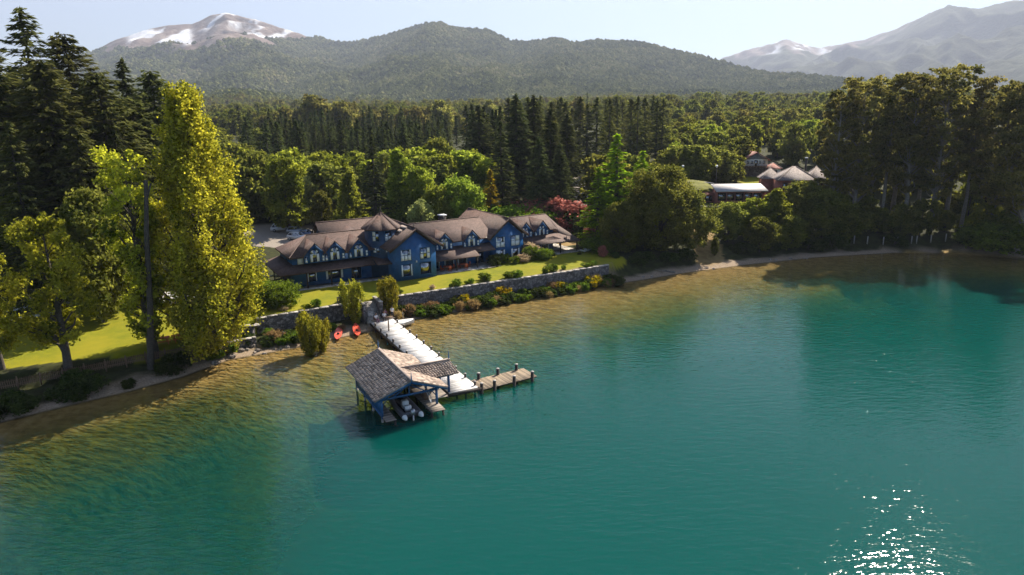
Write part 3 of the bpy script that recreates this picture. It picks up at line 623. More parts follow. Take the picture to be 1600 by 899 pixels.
random.seed(7)
B, Cn = broadleaf, conifer
PR = dict(
    poplar=Proto('poplar', B(1, 31, 6.3, 'poplar', K=230, leaves=62000, L=.165, W=.13, base=.05, prof='poplar', clump=.17, flat=2.1, trunk_r=.55, irr=.2)),
    snagtree=Proto('leafy_tree', B(2, 25, 5.0, 'yellowgreen', K=54, leaves=12500, L=.19, W=.15, base=.08, prof='vase', clump=.24, trunk_r=.5, irr=.5)),
    lefttree=Proto('leafy_tree', B(3, 20, 5.4, 'yellowgreen', K=42, leaves=12000, L=.19, W=.15, base=.22, prof='round', clump=.25, trunk_r=.45, irr=.5)),
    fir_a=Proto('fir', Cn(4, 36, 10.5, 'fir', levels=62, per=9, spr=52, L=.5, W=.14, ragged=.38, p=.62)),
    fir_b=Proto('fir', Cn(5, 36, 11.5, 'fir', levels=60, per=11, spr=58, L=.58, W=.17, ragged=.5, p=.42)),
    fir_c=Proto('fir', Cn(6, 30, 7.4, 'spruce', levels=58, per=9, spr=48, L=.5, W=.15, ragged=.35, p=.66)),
    spruce=Proto('spruce', Cn(7, 26, 5.6, 'spruce', levels=48, per=7, spr=30, L=.5, W=.15, ragged=.3)),
    larch=Proto('larch', Cn(8, 24, 5.2, 'larch', levels=44, per=7, spr=34, L=.45, W=.17, ragged=.45, p=.75)),
    gold=Proto('golden_conifer', Cn(9, 12, 2.8, 'gold', levels=30, per=7, spr=26, L=.3, W=.12, ragged=.25)),
    bigolive=Proto('olive_tree', B(10, 19, 8.6, 'olive', K=120, leaves=46000, L=.22, W=.16, base=.05, prof='round', clump=.22, irr=.22, trunk_r=.5)),
    olive=Proto('olive_tree', B(11, 15, 5.6, 'olive', K=64, leaves=17000, L=.27, W=.18, base=.1, prof='round', clump=.26, irr=.3)),
    spring_a=Proto('spring_tree', B(12, 15, 5.2, 'spring', K=60, leaves=15000, L=.3, W=.2, base=.1, prof='round', clump=.26, irr=.3)),
    spring_b=Proto('spring_tree', B(13, 16, 4.4, 'spring', K=54, leaves=13000, L=.3, W=.2, base=.08, prof='cone', clump=.32, irr=.35)),
    pale=Proto('pale_tree', B(14, 9, 3.2, 'pale', K=44, leaves=11000, L=.2, W=.15, base=.06, prof='round', clump=.3, irr=.2)),
    willow=Proto('willow', B(15, 11, 4.6, 'willow', K=50, leaves=15000, L=.34, W=.12, base=.1, prof='round', clump=.26, flat=1.5, irr=.25)),
    coihue_a=Proto('tall_beech', B(16, 34, 6.0, 'coihue', 'bark_pale', K=74, leaves=14000, L=.27, W=.18, base=.28, prof='top', clump=.23, flat=.42, trunk_r=.42, irr=.5)),
    coihue_b=Proto('tall_beech', B(17, 34, 5.0, 'coihue', 'bark_pale', K=64, leaves=12000, L=.27, W=.18, base=.36, prof='top', clump=.29, flat=.42, trunk_r=.38, lean=.03, irr=.55)),
    coihue_c=Proto('tall_beech', B(18, 34, 6.6, 'coihue', 'bark_pale', K=80, leaves=15000, L=.27, W=.18, base=.24, prof='top', clump=.23, flat=.4, trunk_r=.45, lean=-.02, irr=.5)),
    redshrub=Proto('red_shrub', B(19, 4, 2.6, 'redshrub', K=40, leaves=7000, L=.13, W=.1, base=.1, prof='round', clump=.3, stems=5, trunk_r=.06)),
    wattle=Proto('shore_willow', B(20, 6, 2.1, 'yellowgreen', K=70, leaves=9000, L=.15, W=.07, base=.04, prof='vase', clump=.17, flat=3.0, stems=6, trunk_r=.06, irr=.35)),
    shrub=Proto('shrub', B(21, 1.3, 1.0, 'shrub', K=16, leaves=1800, L=.1, W=.07, base=.1, prof='vase', clump=.36, irr=.5, stems=5, trunk_r=.025)),
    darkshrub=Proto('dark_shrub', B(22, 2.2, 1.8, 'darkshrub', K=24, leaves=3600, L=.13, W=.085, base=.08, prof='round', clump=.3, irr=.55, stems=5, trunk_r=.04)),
    roundbush=Proto('round_bush', B(23, 2.6, 2.5, 'shrub', K=56, leaves=9000, L=.1, W=.07, base=.08, prof='round', clump=.26, stems=4, trunk_r=.05, irr=.08)),
    broom=Proto('broom', B(24, 1.7, 1.2, 'broom', K=18, leaves=2400, L=.1, W=.06, base=.2, prof='vase', clump=.3, irr=.5, stems=6, trunk_r=.025)),
    drybush=Proto('dry_bush', B(25, 1.6, 1.3, 'dry', K=24, leaves=2200, L=.14, W=.03, base=.12, prof='vase', clump=.36, flat=1.3, stems=6, trunk_r=.02)),
    blossom=Proto('blossom_bush', B(26, 1.6, 1.4, 'blossom', K=24, leaves=2600, L=.1, W=.07, base=.15, prof='round', clump=.36, stems=5, trunk_r=.03)),
)
FAR = dict(
    spruce=[Proto('far_spruce', Cn(40 + k, 24, 4.6 + .6 * k, 'spruce', p=.7, levels=30, per=7, spr=14, L=.75, W=.26, near=False, ragged=.35), True) for k in range(3)],
    fir=[Proto('far_fir', Cn(44 + k, 26, 6.4, 'fir', p=.66, levels=30, per=7, spr=14, L=.8, W=.28, near=False, ragged=.4), True) for k in range(2)],
    olive=[Proto('far_olive_tree', B(50 + k, 13, 5.0, 'olive', K=44, leaves=5200, L=.42, W=.3, base=.08, near=False, clump=.28, irr=.35), True) for k in range(3)],
    spring=[Proto('far_green_tree', B(54 + k, 13, 4.6, 'spring', K=44, leaves=5200, L=.42, W=.3, base=.08, near=False, clump=.28, irr=.35), True) for k in range(3)],
    brown=[Proto('far_brown_tree', B(58 + k, 13, 5.0, 'coihue', K=44, leaves=5000, L=.42, W=.3, base=.1, near=False, clump=.28, irr=.4), True) for k in range(2)],
)

# --- left side
FIR = 'firs on the left edge'
for px, py, d, k, wd, lab in (
    (30, 12, 108, 'fir_a', .95, 'tallest dark fir at the upper left corner of the picture'),
    (98, 52, 112, 'fir_b', .9, 'second tallest broad dark fir right of the corner fir'),
    (-38, 60, 100, 'fir_b', 1.0, 'dark fir cut off by the left picture edge'),
    (62, 92, 99, 'fir_b', .92, 'broad sunlit fir in front of the tall corner fir'),
    (150, 112, 105, 'fir_b', .95, 'wide dark fir with a rounded top left of the twin firs'),
    (190, 94, 124, 'fir_c', .85, 'slim pointed fir top between two broader firs'),
    (234, 110, 117, 'fir_b', .85, 'dark fir at the right end of the left fir stand'),
    (10, 190, 92, 'fir_a', .9, 'low fir at the left edge below the tallest fir'),
    (115, 195, 97, 'fir_b', .8, 'lower fir in the middle of the left fir stand'),
    (178, 205, 101, 'fir_c', .95, 'lower fir above the pool house roof'),
    (262, 180, 122, 'fir_b', .95, 'fir just left of the tall yellow poplar'), (72, 150, 106, 'fir_b', 1.0, 'fir filling the middle of the left stand below the broad sunlit one'), (205, 150, 112, 'fir_b', .9, 'fir below the slim pointed fir top'), (-10, 120, 104, 'fir_b', 1.0, 'fir filling the gap at the left picture edge')):
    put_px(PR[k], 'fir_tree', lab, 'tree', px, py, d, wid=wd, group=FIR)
put(PR['poplar'], 'poplar_tree', 'tall yellow-green poplar towering over the shore left of the lodge', 'tree', -37.2, 82.3, top=gd(336, 140, 82.3)[2], rz=2.2)
put_px(PR['snagtree'], 'leafy_tree', 'yellow-green tree with an uneven crown just left of the tall poplar', 'tree', 192, 236, 79.5, rz=.6)
put_px(PR['lefttree'], 'leafy_tree', 'yellow-green leaning tree in front of the lawn at the far left', 'tree', 62, 340, 74, rz=1.0)
put_px(PR['lefttree'], 'leafy_tree', 'yellow-green tree cut by the left edge near the picket fence', 'tree', -35, 395, 73, rz=4.0, wid=.9)
put_px(PR['spring_a'], 'leafy_tree', 'green tree low in the shade of the left firs', 'tree', 40, 300, 96, rz=2)
put_px(PR['olive'], 'leafy_tree', 'light green tree top between the firs and the poplar', 'tree', 130, 300, 90, rz=3, wid=.8)
sb_ = np.array([-43.2, 77.4, gz(-43.2, 77.4)]); st_ = gd(228, 282, 76.5) - sb_; L3 = np.array
sn = Geo(); sn.path([(0, 0, -.5), st_ * .35 + L3([.15, 0, 0]), st_ * .7 + L3([-.1, .1, 0]), st_], [.42, .34, .27, .2], 9); sn.tube(st_ * .9, st_ * .985 + L3([.5, .1, 0]), .13, .08, 6); sn.tube(st_ * .62, st_ * .7 + L3([-.9, .2, 0]), .1, .03, 5)
o = sn.build('dead_trunk', M['bark']); o.location = tuple(sb_)
tag(o, 'dead dark trunk with a broken top standing beside the tall poplar', 'dead tree')

# --- behind the lodge
for px, py, d, k, wd, lab in (
    (440, 246, 152, 'spring_a', 1.0, 'light green tree behind the parked cars, nearest the poplar'),
    (395, 258, 165, 'spring_b', 1.0, 'green tree half hidden behind the right side of the poplar'),
    (522, 243, 168, 'spring_a', .95, 'bright green tree left of the lone dark spruce'),
    (472, 278, 160, 'pale', 1.0, 'pale green tree above the parked cars'),
    (500, 300, 150, 'olive', .8, 'low olive tree behind the back wing of the lodge'),
    (545, 268, 150, 'spring_b', .95, 'green tree close to the left flank of the lone spruce'),
    (620, 236, 152, 'spring_b', 1.05, 'tall bright green tree right of the lone dark spruce'),
    (652, 262, 148, 'spring_a', .9, 'bright green tree behind the small pale tree'),
    (655, 314, 139, 'pale', 1.0, 'small round pale yellow-green tree above the lodge roof'),
    (695, 242, 165, 'spring_a', 1.0, 'green tree behind the drooping willow'),
    (738, 240, 168, 'spring_a', .95, 'bright green tree left of the big dark spruces'),
    (716, 284, 146, 'willow', 1.05, 'drooping light green willow behind the lodge ridge'),
    (682, 296, 143, 'willow', .8, 'smaller drooping willow left of the larger one'),
    (766, 266, 148, 'gold', 1.15, 'golden conifer behind the right part of the lodge'),
    (580, 212, 146, 'spruce', .98, 'lone dark spruce standing right behind the lodge tower'),
    (486, 224, 176, 'spruce', .95, 'dark spruce among light green trees behind the car park'),
    (683, 218, 178, 'olive', .85, 'brownish tree in front of the dark conifer belt')):
    put_px(PR[k], {'spruce': 'spruce_tree', 'willow': 'willow_tree', 'gold': 'golden_conifer'}.get(k, 'leafy_tree'), lab, 'tree', px, py, d, wid=wd)
BIG = 'big dark spruces beside the track'
for px, py, d, k, wd, lab in (
    (806, 148, 172, 'fir_c', 1.15, 'tallest of the big dark spruces behind the lodge'),
    (834, 150, 178, 'fir_c', 1.1, 'big dark spruce just right of the tallest one'),
    (860, 172, 165, 'fir_c', 1.05, 'big dark spruce with feathery right side'),
    (886, 178, 172, 'fir_c', 1.05, 'big dark spruce nearest to the gravel track'),
    (782, 190, 160, 'spruce', 1.15, 'dark spruce at the left foot of the big spruces'),
    (842, 215, 152, 'fir_c', 1.1, 'lower spruce in front of the big dark spruces'),
    (875, 225, 156, 'fir_c', 1.1, 'lowest spruce in front, left of the gravel track')):
    put_px(PR[k], 'spruce_tree', lab, 'tree', px, py, d, wid=wd, group=BIG)
# --- right of the track
put_px(PR['larch'], 'larch_tree', 'bright green feathery larch right of the gravel track', 'tree', 965, 210, 138, wid=1.5)
put_px(PR['larch'], 'larch_tree', 'shorter bright green larch left of the tall one', 'tree', 935, 262, 135, wid=1.5)
put_px(PR['larch'], 'larch_tree', 'bright green larch behind the big round olive tree', 'tree', 1005, 236, 142, wid=1.5)
put_px(PR['bigolive'], 'olive_tree', 'big round olive-green tree on the shore right of the lodge', 'tree', 1035, 262, 133, wid=1.0, rz=1)
put_px(PR['bigolive'], 'olive_tree', 'dark olive tree at the left foot of the big round one', 'tree', 975, 318, 130, wid=.95, rz=3)
put_px(PR['olive'], 'olive_tree', 'low olive tree at the right foot of the big round one', 'tree', 1082, 300, 134, wid=1.0)
SH = 'trees on the slope below the cottages'
for px, py, d, k, wd, lab in (
    (1140, 318, 141, 'olive', 1.35, 'leafy shore tree right of the landslip gap'), (1178, 310, 144, 'spring_a', 1.35, 'leafy shore tree below the long white-roofed building'),
    (1215, 296, 143, 'spring_b', 1.6, 'bright green shore tree below the hipped cottage'), (1258, 285, 148, 'olive', 1.4, 'leafy tree hiding the base of the hipped cottage'),
    (1190, 340, 138, 'olive', 1.4, 'low leafy tree at the water below the white-roofed building'), (1238, 338, 140, 'olive', 1.4, 'low leafy tree at the water below the hipped cottage'),
    (1290, 298, 145, 'olive', 1.4, 'leafy tree at the left foot of the tall beeches'), (1325, 318, 145, 'olive', 1.4, 'shaded leafy tree at the shore under the tall beeches'),
    (1300, 368, 142, 'darkshrub', 1.2, 'dark bush at the waterline left of the tall beeches'), (1375, 325, 149, 'olive', 1.4, 'shaded low tree under the middle of the tall beeches'),
    (1118, 372, 134, 'olive', .8, 'small tree on the right rim of the landslip gap'),
    (1480, 330, 148, 'olive', 1.4, 'shaded low tree under the right beeches'), (1545, 318, 143, 'spring_a', 1.3, 'light green low tree under the rightmost beeches'), (1590, 325, 138, 'olive', 1.3, 'low tree at the right picture edge')):
    put_px(PR[k], 'leafy_tree', lab, 'tree', px, py, d, wid=wd, group=SH)
words = ['first', 'second', 'third', 'fourth', 'fifth', 'sixth', 'seventh', 'eighth', 'ninth', 'tenth', 'eleventh', 'twelfth', 'thirteenth', 'fourteenth', 'fifteenth', 'sixteenth', 'seventeenth', 'eighteenth']
beech = [(1318, 140, 150, 'a'), (1340, 128, 158, 'b'), (1358, 120, 152, 'c'), (1380, 122, 160, 'a'), (1402, 116, 153, 'b'), (1420, 120, 162, 'c'), (1440, 114, 150, 'a'), (1462, 120, 158, 'b'), (1488, 104, 149, 'c'), (1512, 102, 155, 'a'), (1536, 122, 150, 'b'), (1556, 158, 158, 'a'), (1582, 132, 143, 'c'), (1606, 126, 140, 'a'), (1635, 120, 136, 'c')]
for q, (px, py, d, k) in enumerate(beech):
    put_px(PR['coihue_' + k], 'beech_tree', f'tall bare-stemmed beech on the right shore, {words[q]} from the left', 'tree', px, py, d, group='tall beeches on the right shore')

# --- woods behind: individual far trees
rg = np.random.default_rng(21)
def scatter(kind, n, px0, px1, d0, d1, hmin, hmax, name, label, group, ybias=1.0, topf=None):
    for q in range(n):
        px = rg.uniform(px0, px1); th_ = (px - px0) / (px1 - px0); lb_ = label + (', left part' if th_ < .33 else ', middle part' if th_ < .66 else ', right part'); d = d0 + (d1 - d0) * rg.random() ** ybias
        p = gd(px, 250, d); pr = FAR[kind][rg.integers(len(FAR[kind]))]; h = rg.uniform(hmin, hmax)
        if topf is not None:
            tz_ = gd(px, topf(px) + rg.uniform(-4, 16), d)[2] - gz(p[0], p[1]); h = min(max(tz_, h * .6), h * 1.5)
        put(pr, name, lb_, 'tree', p[0], p[1], h=h, wid=rg.uniform(.85, 1.2), rz=rg.random() * 6.28, group=group)
scatter('spruce', 105, 385, 700, 215, 300, 20, 25, 'spruce_tree', 'dark spruce in the dense plantation left of the centre', 'spruces in the dense plantation', topf=lambda x: 186 + 0.02 * (x - 400))
scatter('spruce', 60, 380, 720, 300, 420, 19, 24, 'spruce_tree', 'dark spruce in the farther rows of the plantation', 'spruces in the farther plantation rows', topf=lambda x: 170 if x < 640 else 178)
scatter('brown', 34, 400, 720, 390, 470, 14, 19, 'brown_tree', 'brownish tree on the crest above the spruce plantation', 'brownish trees on the crest', topf=lambda x: np.interp(x, [400, 500, 560, 600, 640, 680, 720], [172, 152, 158, 172, 172, 158, 170]))
scatter('spruce', 16, 705, 790, 190, 250, 20, 26, 'spruce_tree', 'slim dark spruce left of the big spruces', 'slim spruces left of the big spruces', topf=lambda x: 166)
scatter('fir', 46, 795, 1035, 205, 285, 22, 28, 'spruce_tree', 'dark spruce in the tall belt right of the centre', 'spruces in the tall centre belt', topf=lambda x: 154)
scatter('olive', 46, 1030, 1320, 205, 300, 11, 16, 'olive_tree', 'olive tree in the wood behind the cottages', 'olive trees behind the cottages', topf=lambda x: np.interp(x, [1030, 1100, 1200, 1320], [225, 205, 196, 190]))
scatter('spring', 24, 1040, 1320, 215, 310, 10, 15, 'green_tree', 'light green tree in the wood behind the cottages', 'light green trees behind the cottages', topf=lambda x: np.interp(x, [1030, 1100, 1200, 1320], [220, 200, 192, 185]))
scatter('olive', 60, 1020, 1420, 300, 460, 11, 17, 'olive_tree', 'olive tree in the far part of the right wood', 'olive trees in the far right wood', topf=lambda x: np.interp(x, [1030, 1100, 1200, 1320], [190, 185, 172, 165]))
scatter('brown', 26, 1030, 1420, 300, 430, 12, 18, 'brown_tree', 'brownish tree in the far part of the right wood', 'brownish trees in the far right wood', topf=lambda x: np.interp(x, [1030, 1100, 1200, 1320], [185, 180, 168, 165]))
scatter('spring', 30, 380, 790, 165, 215, 9, 13, 'green_tree', 'light green tree between the lodge and the spruce plantation', 'light green trees behind the lodge', topf=lambda x: 236)
scatter('olive', 24, 380, 790, 160, 215, 9, 13, 'olive_tree', 'olive tree between the lodge and the spruce plantation', 'olive trees behind the lodge', topf=lambda x: 244)
scatter('olive', 8, 930, 1010, 160, 205, 9, 13, 'olive_tree', 'olive tree between the larches and the belt of spruces', 'olive trees behind the larches', topf=lambda x: 240)
scatter('fir', 12, -120, 280, 130, 180, 24, 30, 'fir_tree', 'dark fir in the depth of the left stand', 'firs in the depth of the left stand')
scatter('olive', 30, 1310, 1680, 160, 225, 8, 13, 'olive_tree', 'olive tree behind the tall beeches', 'olive trees behind the tall beeches')
scatter('olive', 10, 60, 280, 108, 126, 8, 12, 'olive_tree', 'shaded tree behind the pool house', 'shaded trees behind the pool house')
# the woods beyond, where single trees can no longer be told apart
def src(nm, k=0): return [o for o in COL.objects if o.data is not None and o.type == 'MESH' and o.data.name.startswith(nm)][k]
n = 6500
a = rng.uniform(-.9, .9, n); r_ = np.sqrt(rng.uniform(430 ** 2, 1450 ** 2, n)); x, y = r_ * np.sin(a), r_ * np.cos(a); z = ground(x, y); S = rng.uniform(.65, 1.15, n)
PV = np.stack([x, y, z - .5], 1); kd = (fbm(x / 160, y / 160, 3, 71) + rng.normal(size=n) * .06)
for nm, sel, lab in (('far_olive_tree', (kd < .56) & ((kd > .34) | (a >= .3)), 'olive wood on the valley floor beyond the dark conifer belt'), ('far_brown_tree', kd >= .56, 'brownish wood on the valley floor beyond the dark conifer belt'), ('far_spruce', (kd <= .34) & (a < .3), 'dark conifer wood on the valley floor beyond the spruce belt')):
    far_forest('forest', lab, PV[sel], S[sel] * (.55 if nm == 'far_spruce' else 1), FM, src_obj=src(nm))
kd = rng.random(len(P_NEAR)); S_ = S_NEAR / 13 * 1.1; P_NEAR[:, 2] -= S_NEAR * .25
far_forest('forest', 'olive woods on the lowest mountain slopes', P_NEAR[kd < .6], S_[kd < .6], FM, src_obj=src('far_olive_tree', 1)); far_forest('forest', 'brownish woods on the lowest mountain slopes', P_NEAR[kd >= .6], S_[kd >= .6], FM, src_obj=src('far_brown_tree', 1))
scatter('olive', 24, 1040, 1160, 184, 212, 9, 13, 'olive_tree', 'olive tree beside the chalet and the turf roof', 'olive trees beside the chalet', topf=lambda x: 232)
scatter('olive', 26, 1315, 1640, 146, 160, 4, 8, 'olive_tree', 'low shaded tree among the beech stems', 'low trees among the beech stems')
scatter('olive', 34, 60, 420, 165, 330, 10, 15, 'olive_tree', 'olive tree behind the poplar and the firs', 'olive trees behind the poplar')
scatter('olive', 26, 1600, 2000, 150, 300, 11, 16, 'olive_tree', 'olive tree beyond the rightmost beeches', 'olive trees beyond the beeches')
#PART3
# ------------------------------------------------------------------ the blue lodge
lodge = thing('lodge', 'long blue two-storey lodge with brown shingle roofs, gables and a corner tower', 'lodge', (*HO, 0), HA)
def pent(u0, u1, v, zb, ze, zp, t):                       # gable block profile extruded backwards
    return Geo().slab([(u0, v, zb), (u1, v, zb), (u1, v, ze), ((u0 + u1) / 2, v, zp), (u0, v, ze)], t, d=(0, 1, 0))
def lp(name, g, m, parent=None): return g.build(name, M[m], lodge if parent is None else parent)
lp('wall', Geo().span((-15, 5, 2.2), (-.02, 14, 8.05)), 'blue')
lp('wall', Geo().span((7.02, 5, 2.2), (19.88, 15, 7.75)), 'blue')
lp('wall', Geo().span((26.42, 7, 2.2), (35, 15, 7.5)), 'blue')
lp('wall', pent(0, 7.1, 0, 2.2, 8.1, 11.05, 13), 'blue')
lp('wall', pent(19.9, 26.4, 4, 2.2, 7.55, 10.35, 15), 'blue')
lp('wall', pent(-6.8, 3.2, 14.02, 2.2, 7.6, 7.7, 9), 'blue')
T = .22
def roof(pts, parent=None, name='roof', t=T): return lp(name, Geo().slab(pts, t), 'roof', parent)
# left wing, hipped at its left end
roof([(-15.6, 4.4, 8.0), (-1, 4.4, 8.0), (-1, 9.5, 10.5), (-11.6, 9.5, 10.5)])
roof([(-15.6, 14.6, 8.0), (-15.6, 4.4, 8.0), (-11.6, 9.5, 10.5)])
roof([(-1, 14.6, 8.0), (-15.6, 14.6, 8.0), (-11.6, 9.5, 10.5), (-1, 9.5, 10.5)])
# gable one
G1 = ((-1.15, 8.4), (3.55, 11.6), (8.25, 8.4))
r1 = roof([(-1.15, -.75, 8.4), (3.55, -.75, 11.6), (3.55, 13, 11.6), (-1.15, 13, 8.4)]); r2 = roof([(3.55, -.75, 11.6), (8.25, -.75, 8.4), (8.25, 13, 8.4), (3.55, 13, 11.6)])
# centre
roof([(6.5, 4.35, 7.68), (20.5, 4.35, 7.68), (20.5, 10, 10.55), (6.5, 10, 10.55)]); roof([(20.5, 15.6, 7.68), (6.5, 15.6, 7.68), (6.5, 10, 10.55), (20.5, 10, 10.55)])
# gable two and its long back ridge
roof([(19.0, 3.3, 7.62), (23.15, 3.3, 10.92), (23.15, 19.6, 10.92), (19.0, 19.6, 7.62)]); roof([(23.15, 3.3, 10.92), (27.3, 3.3, 7.62), (27.3, 19.6, 7.62), (23.15, 19.6, 10.92)])
# right wing with the swept porch roof
roof([(26, 6.35, 7.42), (35.3, 6.35, 7.42), (36.1, 11.3, 9.6), (26, 11.3, 9.6)]); roof([(35.3, 16.2, 7.42), (26, 16.2, 7.42), (26, 11.3, 9.6), (36.1, 11.3, 9.6)])
roof([(35.32, 6.4, 7.40), (35.6, 5.8, 6.55), (39.0, 3.3, 5.25), (37.4, 9.0, 7.6), (36.12, 11.3, 9.58)]); roof([(36.12, 11.3, 9.56), (37.42, 9.0, 7.58), (39.02, 3.3, 5.22), (39.4, 17.5, 5.2), (36.3, 15.5, 7.4)])
# back wing with its small cross gable
roof([(-7.6, 13.4, 7.6), (3.4, 13.4, 7.6), (3.4, 18.6, 10.95), (-7.6, 18.6, 10.95)]); roof([(3.4, 23.8, 7.6), (-7.6, 23.8, 7.6), (-7.6, 18.6, 10.95), (3.4, 18.6, 10.95)])
lp('wall', Geo().slab([(-6.82, 13.8, 7.5), (-6.82, 23.4, 7.5), (-6.82, 18.6, 10.65)], .2, d=(1, 0, 0)), 'blue')
roof([(-4.6, 12.2, 9.2), (-2.4, 12.2, 10.15), (-2.4, 17.3, 10.15), (-4.6, 15.0, 9.0)]); roof([(-2.4, 12.2, 10.15), (0.2, 12.2, 9.0), (0.2, 15.0, 9.0), (-2.4, 17.3, 10.15)])
# ridge caps
for a, b in (((-11.6, 9.5, 10.53), (-1, 9.5, 10.53)), ((3.55, -.75, 11.63), (3.55, 13, 11.63)), ((6.5, 10, 10.58), (20.5, 10, 10.58)), ((23.15, 3.3, 10.95), (23.15, 19.6, 10.95)), ((26, 11.3, 9.63), (36.1, 11.3, 9.63)), ((-7.6, 18.6, 10.98), (3.4, 18.6, 10.98)), ((-15.6, 4.4, 8.03), (-11.6, 9.5, 10.53))):
    lp('ridge_cap', Geo().tube(a, b, .09, n=6), 'roof')
# verge boards on the two gables
for (u0, z0), (u1, z1), v in (((-1.15, 8.15), (3.55, 11.35), -.7), ((8.25, 8.15), (3.55, 11.35), -.7), ((19.0, 7.38), (23.15, 10.68), 3.35), ((27.3, 7.38), (23.15, 10.68), 3.35)):
    lp('verge_board', Geo().slab([(u0, v, z0), (u1, v, z1), (u1, v, z1 - .26), (u0, v, z0 - .26)], .06, d=(0, 1, 0)), 'dark_trim')
# porches
roof([(-17.6, 2.9, 5.75), (-2.4, 2.9, 5.75), (-2.4, 4.98, 6.75), (-15.02, 4.98, 6.75)], name='porch_roof', t=.16)
roof([(-17.6, 15.5, 5.75), (-17.6, 2.9, 5.75), (-15.02, 4.98, 6.75), (-15.02, 14, 6.75)], name='porch_roof', t=.16)
roof([(7.3, 1.2, 5.3), (16, 1.2, 5.3), (16, 4.98, 6.7), (7.3, 4.98, 6.7)], name='porch_roof', t=.16)
roof([(16.05, 2.6, 5.75), (19.85, 2.6, 5.75), (19.85, 4.97, 6.65), (16.05, 4.97, 6.65)], name='porch_roof', t=.16)
roof([(26.5, 3.3, 5.5), (38.98, 3.3, 5.27), (35.55, 5.8, 6.57), (35.2, 6.98, 6.78), (26.5, 6.98, 6.78)], name='porch_roof', t=.16)
roof([(-2.35, 2.0, 5.85), (-.05, 1.4, 5.85), (-.05, 4.9, 6.7), (-2.35, 4.9, 6.7)], name='porch_roof', t=.16)
for (u, v, zt) in [(-17.2, 3.3, 5.75), (-13.4, 3.3, 5.75), (-9.6, 3.3, 5.75), (-6, 3.3, 5.75), (-17.2, 9, 5.75), (-17.2, 15, 5.75), (7.6, 1.6, 5.3), (11.6, 1.6, 5.3), (15.6, 1.6, 5.3), (30.5, 3.8, 5.4), (34.6, 3.8, 5.35), (38.4, 3.8, 5.25), (38.6, 10, 5.25), (38.6, 16.8, 5.25)]:
    lp('post', Geo().box((u, v, (2.6 + zt) / 2), (.2, .2, zt - 2.6)), 'dark_trim')
for a, b in (((-18, 2.6, 2.5), (-.05, 4.98, 3.13)), ((7.12, .6, 2.5), (19.85, 4.98, 3.12)), ((26.45, 3.2, 2.5), (39.2, 6.98, 3.14)), ((35.02, 7.0, 2.5), (39.2, 17, 3.13))):
    lp('porch_floor', Geo().span(a, b), 'cap_stone')
# tower
tc_, tR = np.array([.2, 6.2]), 2.85
def octa(R_, z): return [(tc_[0] + R_ * math.cos(math.radians(-110 + 45 * k)), tc_[1] + R_ * math.sin(math.radians(-110 + 45 * k)), z) for k in range(8)]
tower = lp('tower', Geo().slab(octa(tR, 11.35), 9.0), 'navy')
for k in range(8):
    e = octa(3.4, 11.15); lp('tower_roof', Geo().slab([e[k], e[(k + 1) % 8], (tc_[0], tc_[1], 13.65)], .14), 'roof', tower)
    lp('ridge_cap', Geo().tube(e[k], (tc_[0], tc_[1], 13.7), .045, n=5), 'roof', tower)
lp('finial', Geo().path([(tc_[0], tc_[1], 13.5), (tc_[0], tc_[1], 13.9), (tc_[0], tc_[1], 14.6)], [.12, .07, .02], 6), 'dark_trim', tower)
lp('flashing', Geo().slab([(2.75, 2.2, 11.17), (3.2, 2.2, 11.45), (3.2, 4.6, 11.45), (2.75, 4.6, 11.17)], .1).slab([(1.9, 2.4, 10.62), (2.4, 2.4, 10.95), (2.4, 3.9, 10.95), (1.9, 3.9, 10.62)], .08), 'ridge')
lp('chimney', Geo().span((13.0, 10.6, 9.5), (14.1, 11.7, 11.3)), 'dark_trim'); lp('chimney_cap', Geo().span((12.9, 10.5, 11.3), (14.2, 11.8, 11.45)), 'white')
lp('vent_pipe', Geo().tube((-10.2, 9.9, 10), (-10.2, 9.9, 11.0), .1, n=7), 'dark_trim'); lp('vent_pipe', Geo().tube((3.55, .2, 11.4), (3.55, .2, 12.2), .07, n=6), 'dark_trim')

